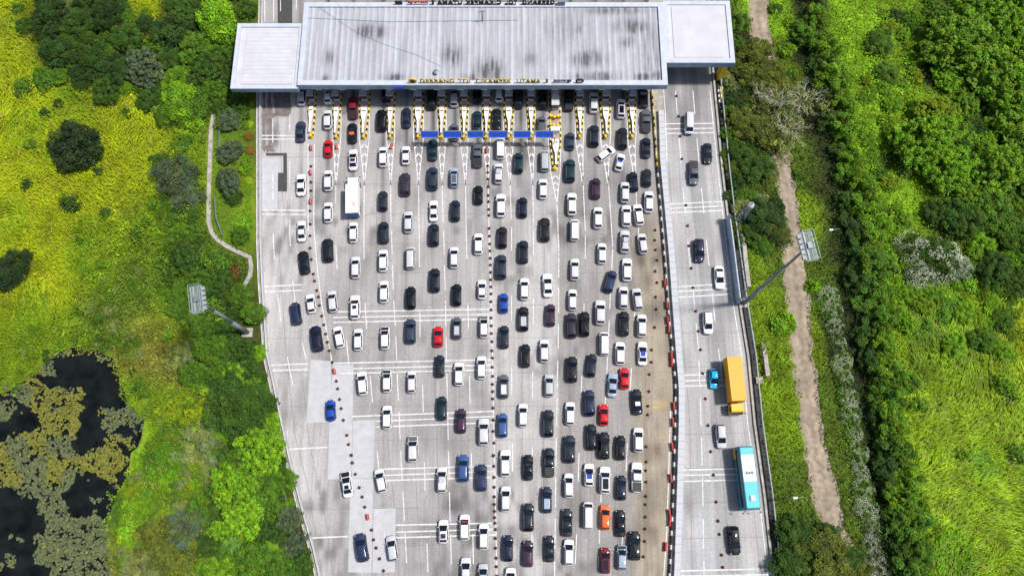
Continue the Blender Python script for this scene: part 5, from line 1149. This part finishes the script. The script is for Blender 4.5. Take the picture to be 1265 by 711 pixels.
GROUPS = {
 'the upper left thicket': [('fern', 'dark', 60, 18, 27), ('willow', 'pale', 78, 4, 18), ('fern', 'deep', 95, 32, 28), ('fern', 'dark', 128, 18, 27), ('fern', 'dark', 72, 62, 26), ('fern', 'deep', 108, 64, 27), ('fern', 'dark', 140, 84, 24), ('fern', 'deep', 155, 45, 22), ('broad', 'dark', 178, 28, 14), ('fern', 'dark', 100, 92, 18), ('clump', 'grey', 176, 82, 27), ('broad', 'dark', 212, 36, 26), ('broad', 'bright', 268, 26, 30), ('bushy', 'mid', 240, 58, 25), ('fern', 'deep', 208, 70, 18), ('bushy', 'deep', 255, 82, 22), ('bushy', 'deep', 232, 10, 22), ('fern', 'deep', 30, 30, 14), ('small', 'mid', 25, 105, 14), ('broad', 'deep', 300, 40, 14), ('bushy', 'mid', 52, 95, 16), ('bushy', 'dark', 195, 100, 14), ('broad', 'deep', 305, 10, 14), ('fern', 'dark', 120, -12, 26), ('fern', 'deep', 60, -20, 26), ('bushy', 'deep', 245, -20, 26), ('broad', 'mid', 290, -20, 22)],
 'the clump beside the footpath': [('broad', 'bright', 222, 126, 26), ('broad', 'mid', 242, 128, 20), ('bushy', 'mid', 262, 112, 20), ('broad', 'mid', 205, 140, 16), ('willow', 'grey', 214, 212, 30), ('willow', 'grey', 228, 238, 24), ('willow', 'deep', 196, 200, 16), ('grassy', 'mid', 222, 172, 17), ('small', 'bright', 238, 150, 14), ('bushy', 'deep', 130, 112, 20), ('small', 'deep', 155, 138, 8)],
 'the yellow field at the left': [('bushy', 'vdark', 92, 180, 31), ('small', 'dark', 70, 126, 8), ('small', 'dark', 53, 139, 9), ('small', 'dark', 30, 228, 9), ('fern', 'vdark', 8, 333, 24), ('small', 'deep', 84, 250, 15), ('small', 'deep', 127, 262, 8), ('small', 'dark', 118, 210, 8), ('small', 'deep', 96, 296, 6), ('small', 'deep', 165, 290, 9), ('small', 'deep', 20, 8, 10), ('small', 'mid', 180, 15, 8), ('small', 'mid', 35, 176, 8)],
 'the planting below the left wing': [('bushy', 'grey', 282, 148, 15), ('topiary', 'lime', 309, 128, 6), ('topiary', 'lime', 307, 152, 6.5), ('topiary', 'rust', 306, 167, 8.5), ('topiary', 'rust', 308, 184, 7.5), ('bushy', 'grey', 283, 186, 17), ('bushy', 'grey', 281, 222, 19), ('small', 'bright', 303, 205, 10), ('topiary', 'lime', 306, 222, 7), ('bushy', 'deep', 296, 128, 12), ('bushy', 'deep', 270, 132, 12), ('small', 'bright', 301, 276, 12), ('bushy', 'mid', 296, 290, 12), ('small', 'mid', 300, 140, 8), ('willow', 'deep', 286, 240, 14), ('topiary', 'rust', 303, 114, 6)],
 'the bushes round the left mast': [('bushy', 'deep', 228, 314, 22), ('bushy', 'mid', 222, 300, 17), ('small', 'mid', 265, 322, 16), ('bushy', 'deep', 270, 348, 18), ('small', 'rust', 290, 335, 9), ('bushy', 'mid', 255, 345, 16), ('broad', 'mid', 297, 366, 15), ('broad', 'mid', 313, 386, 15), ('bushy', 'deep', 280, 408, 15), ('small', 'mid', 262, 388, 16), ('willow', 'mid', 240, 398, 18), ('bushy', 'mid', 258, 428, 22), ('grassy', 'pale', 222, 438, 22), ('bushy', 'mid', 236, 462, 18), ('bushy', 'deep', 302, 432, 15), ('bushy', 'deep', 308, 455, 14), ('small', 'bright', 242, 475, 10), ('small', 'deep', 282, 440, 12), ('bushy', 'mid', 264, 452, 18)],
 'the lower left thicket': [('fern', 'deep', 282, 500, 32), ('fern', 'deep', 306, 492, 20), ('bushy', 'deep', 314, 520, 18), ('clump', 'bright', 320, 558, 27), ('bushy', 'deep', 296, 540, 16), ('grassy', 'yel', 222, 505, 34), ('grassy', 'pale', 240, 545, 30), ('grassy', 'mid', 205, 540, 24), ('grassy', 'pale', 262, 585, 20), ('clump', 'bright', 290, 608, 30), ('clump', 'bright', 300, 636, 24), ('bushy', 'mid', 325, 605, 20), ('bushy', 'mid', 338, 630, 14), ('topiary', 'lime', 256, 525, 7), ('topiary', 'lime', 259, 547, 7.5), ('bushy', 'grey', 356, 640, 15), ('bushy', 'grey', 362, 672, 15), ('bushy', 'deep', 372, 700, 14), ('bushy', 'deep', 340, 660, 13), ('broad', 'mid', 312, 690, 22), ('broad', 'bright', 276, 704, 16), ('broad', 'mid', 340, 702, 20), ('willow', 'olive', 188, 665, 28), ('willow', 'olive', 215, 690, 28), ('willow', 'dry', 170, 700, 22), ('willow', 'grey', 225, 650, 24), ('small', 'bright', 155, 652, 14), ('small', 'lime', 150, 665, 9), ('small', 'mid', 148, 615, 9), ('grassy', 'mid', 245, 625, 22), ('bushy', 'deep', 330, 500, 13), ('fern', 'deep', 270, 470, 14), ('willow', 'mid', 250, 735, 26), ('bushy', 'mid', 365, 740, 22), ('broad', 'deep', 318, 740, 22)],
 'the strip beside the dirt track': [('broad', 'mid', 915, 26, 14), ('bushy', 'mid', 912, 52, 12), ('fern', 'olive', 932, 68, 30), ('fern', 'olive', 952, 92, 24), ('fern', 'olive', 928, 92, 18), ('sparse', 'olive', 960, 125, 30, 1., True), ('sparse', 'dry', 942, 118, 24, 1., True), ('sparse', 'dry', 990, 126, 36, 1.15, True), ('sparse', 'dry', 972, 160, 30, 1.1, True), ('bushy', 'dry', 965, 140, 18, 1.2), ('bushy', 'dry', 944, 134, 15, 1.1), ('fern', 'olive', 922, 152, 22), ('fern', 'olive', 948, 162, 24), ('fern', 'dry', 968, 170, 18), ('fern', 'deep', 915, 190, 17), ('fern', 'deep', 936, 206, 19), ('fern', 'dark', 905, 122, 13), ('bushy', 'dark', 910, 225, 12), ('fern', 'dark', 945, 268, 24), ('fern', 'olive', 962, 286, 18), ('bushy', 'dark', 958, 256, 14), ('fern', 'deep', 928, 290, 14), ('small', 'bright', 971, 398, 14), ('small', 'mid', 962, 405, 9), ('fern', 'deep', 985, 662, 24), ('fern', 'olive', 1012, 684, 30), ('fern', 'deep', 985, 700, 26), ('fern', 'olive', 1038, 706, 20), ('fern', 'deep', 1050, 690, 14), ('fern', 'olive', 1062, 716, 16), ('fern', 'deep', 1022, 664, 16), ('fern', 'deep', 960, 10, 9), ('small', 'bright', 972, 60, 12), ('small', 'bright', 978, 25, 10), ('small', 'mid', 980, 90, 10), ('fern', 'deep', 1000, 740, 30), ('small', 'bright', 1000, 300, 10), ('small', 'bright', 1006, 352, 12), ('small', 'mid', 988, 215, 9)],
 'the row behind the hedge': [],
 'the row beside the dark lane': [],
 'the white-flowering hedge': [],
 'the upper right wood': [('clump', 'leaf', 1188, 52, 46), ('clump', 'leaf', 1232, 92, 44), ('clump', 'bright', 1245, 30, 36), ('clump', 'leaf', 1262, 150, 34), ('clump', 'bright', 1145, 172, 42), ('clump', 'bright', 1172, 208, 34), ('clump', 'yel', 1160, 140, 28), ('clump', 'leaf', 1236, 205, 36), ('clump', 'leaf', 1200, 8, 30), ('bushy', 'mid', 1228, 262, 28), ('bushy', 'deep', 1188, 268, 28), ('bushy', 'mid', 1256, 290, 26), ('bushy', 'deep', 1160, 262, 20), ('flower', 'deep', 1130, 304, 26), ('flower', 'deep', 1165, 318, 30), ('flower', 'grey', 1140, 340, 20), ('flower', 'grey', 1190, 330, 18), ('fern', 'mid', 1088, 52, 18), ('fern', 'mid', 1096, 88, 16), ('bushy', 'deep', 1108, 18, 12), ('bushy', 'deep', 1230, 330, 22), ('bushy', 'deep', 1262, 350, 18), ('clump', 'leaf', 1290, 60, 38), ('clump', 'leaf', 1295, 220, 38), ('clump', 'leaf', 1220, -30, 44), ('clump', 'bright', 1280, 130, 30), ('bushy', 'bright', 1215, 300, 16), ('small', 'mid', 1165, 388, 12), ('small', 'leaf', 1245, 478, 16), ('small', 'mid', 1125, 470, 14), ('small', 'leaf', 1190, 560, 9), ('small', 'leaf', 1140, 500, 14), ('small', 'mid', 1258, 560, 12), ('bushy', 'mid', 1215, 418, 16), ('bushy', 'bright', 1180, 425, 14), ('bushy', 'mid', 1240, 395, 14), ('broad', 'deep', 1120, 210, 10)],
}
rr_ = random.Random(5)
FILL = [('the upper left thicket', [(45, -10), (150, -10), (160, 25), (200, 40), (205, -10), (290, -10), (285, 105), (262, 135), (235, 150), (205, 140), (150, 105), (60, 95)], ['fern', 'bushy', 'fern', 'broad'], ['dark', 'deep', 'deep', 'mid', 'leaf'], (10, 19), 70),
 ('the lower left thicket', [(238, 420), (318, 420), (326, 480), (345, 560), (384, 715), (245, 715), (250, 640), (268, 560), (258, 480)], ['bushy', 'fern', 'clump', 'broad', 'small'], ['deep', 'mid', 'leaf', 'bright', 'deep'], (8, 17), 90),
 ('the scrub left of the mast', [(190, 250), (240, 205), (244, 290), (285, 325), (285, 400), (240, 415), (205, 385)], ['small', 'bushy', 'willow'], ['mid', 'leaf', 'deep', 'mid'], (6, 12), 60),
 ('the scrub above the pond', [(120, 300), (190, 250), (200, 380), (225, 430), (200, 480), (165, 480), (150, 420), (80, 410)], ['small', 'willow'], ['leaf', 'mid', 'pale'], (4, 8), 34),
 ('the upper rim of the pond', [(30, 425), (165, 415), (190, 515), (172, 520), (152, 440), (120, 428), (85, 426), (60, 440), (20, 478), (0, 480)], ['willow', 'small', 'grassy'], ['mid', 'leaf', 'deep', 'pale'], (3.5, 7), 26),
 ('the bank right of the pond', [(155, 600), (185, 560), (195, 480), (240, 480), (262, 570), (250, 640), (240, 715), (145, 715), (140, 640)], ['willow', 'grassy', 'small', 'grassy'], ['leaf', 'bright', 'mid', 'pale', 'yel'], (8, 16), 60),
 ('the upper right wood', [(1150, -10), (1270, -10), (1270, 345), (1205, 330), (1190, 250), (1140, 200), (1120, 150), (1160, 100)], ['clump', 'bushy', 'clump'], ['leaf', 'mid', 'bright', 'deep'], (13, 26), 60),
 ('the strip beside the dirt track', [(895, 60), (975, 95), (970, 190), (950, 230), (950, 300), (912, 300), (898, 200)], ['fern', 'bushy', 'sparse'], ['olive', 'deep', 'mid', 'dry'], (8, 15), 40),
 ('the bright scrub at the right', [(1090, 10), (1140, 20), (1150, 90), (1120, 130), (1090, 200), (1120, 260), (1130, 360), (1200, 350), (1265, 360), (1265, 450), (1180, 400), (1110, 400), (1095, 300), (1075, 180), (1065, 60)], ['small', 'bushy', 'willow', 'clump'], ['bright', 'leaf', 'bright', 'yel', 'mid'], (6, 14), 70)]
for where, poly, kinds_, cols_, (r0_, r1_), cnt in FILL:
    L_ = GROUPS.setdefault(where, []); made = 0; xs_ = [p[0] for p in poly]; ys__ = [p[1] for p in poly]
    allp = [e for q in GROUPS.values() for e in q]
    for _ in range(4000):
        if made >= cnt: break
        u, v_, r_ = rr_.uniform(min(xs_), max(xs_)), rr_.uniform(min(ys__), max(ys__)), rr_.uniform(r0_, r1_)
        if not inpoly(np.array([u]), np.array([v_]), poly)[0]: continue
        if any(math.hypot(u - e[2], v_ - e[3]) < .62 * (r_ + e[4]) for e in allp): continue
        e = (rr_.choice(kinds_), rr_.choice(cols_), u, v_, r_); L_.append(e); allp.append(e); made += 1
row = [(1012, 20), (1020, 60), (1030, 95), (1038, 128), (1046, 160), (1054, 195), (1062, 228), (1070, 260), (1076, 292), (1080, 325), (1083, 358), (1088, 392), (1093, 425), (1097, 458), (1100, 490), (1104, 522), (1110, 555), (1116, 588), (1124, 620), (1130, 652), (1136, 685), (1142, 718), (1005, -20), (1150, 750)]
GROUPS['the row behind the hedge'] = [('tuft', rr_.choice(['mid', 'leaf', 'leaf']), u + rr_.uniform(-4, 4), v, rr_.uniform(18, 25), 1.25) for u, v in row]
row2 = [(1000, 40), (1010, 80), (1022, 118), (1030, 150), (1036, 185), (1044, 215), (1050, 248), (1058, 280), (1062, 312), (1066, 345), (1070, 378), (1076, 412), (1082, 445), (1086, 480), (1090, 512), (1095, 545), (1101, 578), (1108, 610), (1112, 642), (1118, 675), (1125, 705)]
GROUPS['the row beside the dark lane'] = [('tuft', rr_.choice(['deep', 'dark', 'mid']), u + rr_.uniform(-5, 3), v, rr_.uniform(15, 21), 1.0) for u, v in row2]
row3 = [(1026, 364), (1030, 384), (1034, 404), (1038, 424), (1042, 446), (1045, 468), (1050, 490), (1053, 512), (1057, 536), (1062, 560), (1066, 584), (1070, 606), (1074, 628), (1077, 650), (1079, 672), (1083, 695), (1087, 718)]
GROUPS['the white-flowering hedge'] = [('flower', 'grey' if i > 12 else 'mid', u, v, rr_.uniform(11, 15)) for i, (u, v) in enumerate(row3)]
for where, lst in GROUPS.items():
    for k, e in enumerate(sorted(lst, key=lambda e: e[3])):
        o = plant(e[0], e[1], e[2], e[3], e[4], *e[5:])
        tag(o, f'{GW[e[1]]} {KN[e[0]]}, {ordn(k + 1)} from the top in {where}', 'tree' if 'tree' in KN[e[0]] else ('reeds' if e[0] == 'grassy' else 'shrub'), 'plants of ' + where)
for u, v, r, lab in [(283, 672, 22, 'star-shaped palm among the bushes at the lower left'), (180, 52, 12, 'small feathery palm in the upper left thicket'), (222, 175, 12, 'small palm left of the curved footpath')]:
    s = r / 6.9; p = Vector(G(u, v, 1.5)); p.z = -.25; root = tag(link('palm_tree', None, loc=p), lab, 'palm'); root.rotation_euler.z = random.uniform(0, 1)
    f = link('fronds', PALM, root, color=(.10, .22, .03)); f.scale = (s, s, s * .8); t = link('trunk', MB().tube((0, 0, 0), (0, 0, s * .5), .14, .1).mesh('palm_trunk', M['bark']), root)

# ---- ground cover (uncountable)
X0, X1, Y0, Y1 = -112, 112, -62, 112
def masks(x, y):
    u, v = W2P(x, y, 0.)
    left = u < xx_le(v) - 7.5; right = u > xx_r(v) + 9
    tl, tr = pxf(TL)(v), pxf(TR)(v); wob = (vnoise(x, y, 1.2, 21) - .5) * 7
    ontrack = (u > tl + 1 + wob) & (u < tr - 1 + wob)
    ok = (left | right) & ~ontrack
    pathm = np.zeros(x.shape, bool)
    for pts in ([(265, 137), (261, 160), (260, 186), (259, 215), (258, 247), (258, 274), (262, 288), (270, 297), (280, 304), (290, 309), (309, 318), (310.5, 330), (309, 341), (300, 357), (285, 387)], [(277, 420), (283, 440), (292, 465), (294, 475)], [(336, 575), (345, 592), (352, 606)]):
        for (a0, b0), (a1, b1) in zip(pts, pts[1:]):
            dx, dy = a1 - a0, b1 - b0; t = np.clip(((u - a0) * dx + (v - b0) * dy) / (dx * dx + dy * dy), 0, 1)
            pathm |= np.hypot(u - a0 - t * dx, v - b0 - t * dy) < 3.2
    ok &= ~pathm
    ok &= ~((u > 296) & (u < 316) & (v > 400) & (v < 421))
    pw_ = (vnoise(x, y, 2.0, 22) - .5) * 16 + (vnoise(x, y, .7, 26) - .5) * 9
    pond = inpoly(u + pw_, v + pw_, POND)
    uu = u + (vnoise(x, y, 4, 23) - .5) * 24; vv = v + (vnoise(x, y, 4, 24) - .5) * 24
    field = inpoly(uu, vv, FIELD_L) | inpoly(uu, vv, FIELD_T) | inpoly(uu, vv, FIELD_R) | inpoly(uu, vv, FIELD_B)
    return u, v, ok & ~pond, field, pond
# combed grass
n = 430000; x = rng.uniform(X0, X1, n); y = rng.uniform(Y0, Y1, n); u, v, ok, field, pond = masks(x, y)
k = ok & field & (v > -60) & (v < 800) & (u > -90) & (u < 1360); x, y, u, v = x[k], y[k], u[k], v[k]; n = len(x)
ang = vnoise(x, y, 14, 51) * 2.2 + vnoise(x, y, 3.5, 52) * 1.1 + np.where(u > 600, -.9, 3.8) + rng.normal(size=n) * .38; Ln = rng.uniform(.55, 1.15, n) * np.where(u > 600, 1.45, 1.0) * (.7 + .6 * vnoise(x, y, 3, 53))
wd = rng.uniform(.035, .085, n); hh_ = .25 + .55 * vnoise(x, y, 2.2, 54) ; gz = -.28 + .45 * vnoise(x, y, 1.9, 55)
d = np.stack([np.cos(ang), np.sin(ang)], 1); pr = np.stack([-d[:, 1], d[:, 0]], 1)
b0 = np.stack([x, y], 1); z = np.zeros(n)
A = np.concatenate([b0 - pr * wd[:, None], gz[:, None]], 1); B = np.concatenate([b0 + pr * wd[:, None], gz[:, None]], 1)
Mi = b0 + d * (Ln * .45)[:, None]; C1 = np.concatenate([Mi + pr * wd[:, None] * .9, (gz + hh_)[:, None]], 1); C0 = np.concatenate([Mi - pr * wd[:, None] * .9, (gz + hh_)[:, None]], 1)
Tp = np.concatenate([b0 + d * Ln[:, None], (gz + hh_ * .75)[:, None]], 1)
V = np.stack([A, B, C1, C0, Tp, Tp + np.array((.012, .0, .0))], 1).reshape(-1, 3); i0 = np.arange(n) * 6
Fq = np.concatenate([np.stack([i0, i0 + 1, i0 + 2, i0 + 3], -1), np.stack([i0 + 3, i0 + 2, i0 + 5, i0 + 4], -1)])
cb_ = turf(u, v); streak = vnoise(x * np.cos(ang) + y * np.sin(ang), (-x * np.sin(ang) + y * np.cos(ang)) * 3, 2.5, 56)
cb_ = cb_ * (rng.uniform(.65, 1.2, n) * (.55 + .85 * vnoise(x, y, 2.0, 57)) * (.7 + .6 * streak))[:, None]; gp = sm(.55, .75, vnoise(x, y, 7, 58))[:, None]; cb_ = cb_ * (1 - gp * np.array((.45, .22, 0))); dry = rng.random(n) < .05; cb_[dry] = np.array((.42, .36, .12)) * rng.uniform(.6, 1.1, dry.sum())[:, None]
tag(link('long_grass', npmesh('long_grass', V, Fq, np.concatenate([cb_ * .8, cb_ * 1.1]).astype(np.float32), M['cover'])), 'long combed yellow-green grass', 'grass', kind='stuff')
# low leafy undergrowth, mounded
n = 620000; x = rng.uniform(X0, X1, n); y = rng.uniform(Y0, Y1, n); u, v, ok, field, pond = masks(x, y)
k = ok & (~field | (rng.random(n) < .07)) & (v > -60) & (v < 800) & (u > -90) & (u < 1360); x, y, u, v = x[k], y[k], u[k], v[k]; n = len(x)
mound = vnoise(x, y, 1.5, 61) * 1.15 + vnoise(x, y, 4.5, 62) * .9; z = -.3 + mound * rng.uniform(.75, 1.0, n)
e = .15; gxn = -(vnoise(x + e, y, 1.5, 61) - vnoise(x - e, y, 1.5, 61)) * .8 / (2 * e); gyn = -(vnoise(x, y + e, 1.5, 61) - vnoise(x, y - e, 1.5, 61)) * .8 / (2 * e)
Nn = np.stack([gxn * 1.2, gyn * 1.2, np.ones(n)], 1) + rng.normal(size=(n, 3)) * .55
lawn = inpoly(u, v, [(262, 160), (312, 160), (314, 310), (280, 300), (262, 280)]); z[lawn] = -.24 + .12 * rng.random(lawn.sum())
cc = turf(u, v) * (rng.uniform(.6, 1.3, n) * (.35 + 1.1 * vnoise(x, y, 1.1, 63)) * (.75 + .5 * vnoise(x, y, 3.3, 64)))[:, None]
cc[lawn] = np.array((.09, .22, .01)) * rng.uniform(.8, 1.2, lawn.sum())[:, None]
V, Fq, cc = leaf_faces(np.stack([x, y, z], 1), Nn, rng.uniform(.2, .46, n), 1.5, cc, rng)
tag(link('undergrowth', npmesh('undergrowth', V, Fq, cc.astype(np.float32), M['cover'])), 'low green undergrowth covering the verges', 'undergrowth', kind='stuff')
# lily pads
PADS = [T(0, 420, 2.4425, q) for q in ([(45, 140), (100, 105), (140, 140), (230, 130), (262, 170), (232, 230), (240, 270), (205, 320), (215, 350), (262, 330), (330, 305), (375, 340), (378, 390), (320, 425), (270, 400), (220, 390), (215, 440), (180, 470), (200, 520), (250, 535), (312, 520), (335, 600), (320, 800), (150, 800), (155, 711), (108, 650), (112, 600), (145, 580), (105, 500), (120, 470), (60, 460), (-80, 430), (-80, 320), (0, 320), (60, 280), (130, 250), (60, 200)], [(-60, 175), (40, 175), (48, 220), (0, 260), (-60, 260)], [(298, 205), (370, 205), (450, 212), (415, 255), (380, 240), (330, 285), (300, 260)], [(330, 290), (400, 285), (410, 320), (340, 310)], [(100, 100), (130, 70), (165, 80), (150, 115)], [(255, 468), (300, 470), (300, 495), (262, 490)], [(30, 590), (60, 592), (60, 608), (34, 606)], [(8, 650), (40, 645), (45, 690), (10, 690)], [(150, 45), (170, 35), (210, 35), (190, 60)])]
n = 60000; uu = rng.uniform(-60, 215, n); vv = rng.uniform(425, 760, n)
w1 = np.stack([vnoise(uu, vv, 9, 71), vnoise(uu, vv, 9, 72)], 1) - .5; w2 = np.stack([vnoise(uu, vv, 3.4, 73), vnoise(uu, vv, 3.4, 74)], 1) - .5
U2, V2 = uu + w1[:, 0] * 14 + w2[:, 0] * 6, vv + w1[:, 1] * 14 + w2[:, 1] * 6; k = np.zeros(n, bool)
for q in PADS: k |= inpoly(U2, V2, q)
hole = vnoise(uu, vv, 6.5, 75) * .6 + vnoise(uu, vv, 2.2, 76) * .4 < .34
shore = inpoly(uu, vv, POND) & ~inpoly(uu + (vnoise(uu, vv, 5, 77) - .5) * 16, vv + (vnoise(uu, vv, 5, 78) - .5) * 16, [(p[0] * .97 + 1, 570 + (p[1] - 570) * .955) for p in POND]) & (rng.random(n) < .35)
k = (k & ~hole) | shore; k &= inpoly(uu, vv, [(-60, 425), (215, 425), (215, 760), (-60, 760)]); uu, vv = uu[k], vv[k]
k = rng.random(len(uu)) < .85; uu, vv = uu[k], vv[k]; n = len(uu)
pts = np.array([G(a, b_)[:2] for a, b_ in zip(uu, vv)]); m_ = 7; ang = np.linspace(0, 2 * np.pi, m_ + 1)[:-1]
rad = rng.uniform(.10, .21, n); rot = rng.uniform(0, 6.28, n); zz = -.185 + rng.uniform(0, .05, n); tx, ty = rng.normal(size=n) * .22, rng.normal(size=n) * .22
cx_ = np.cos(ang[None] + rot[:, None]) * rad[:, None]; cy_ = np.sin(ang[None] + rot[:, None]) * rad[:, None]
V = np.stack([pts[:, 0:1] + cx_, pts[:, 1:2] + cy_, zz[:, None] + .02 + np.abs(cx_ * tx[:, None] + cy_ * ty[:, None])], -1).reshape(-1, 3)
yel = sm(.45, .62, vnoise(uu, vv, 22, 79)) * (vv < 600); base = np.array((.115, .14, .06)) * (1 - yel[:, None]) + np.array((.17, .175, .03)) * yel[:, None]
cc = base * rng.uniform(.6, 1.35, n)[:, None]; ye = rng.random(n) < .008; cc[ye] = (.34, .28, .03)
tag(link('lily_pads', npmesh('lily_pads', V, np.arange(n * m_).reshape(n, m_), cc.astype(np.float32), M['cover'])), 'floating lily pads crowding the dark pond', 'lily pads', kind='stuff')
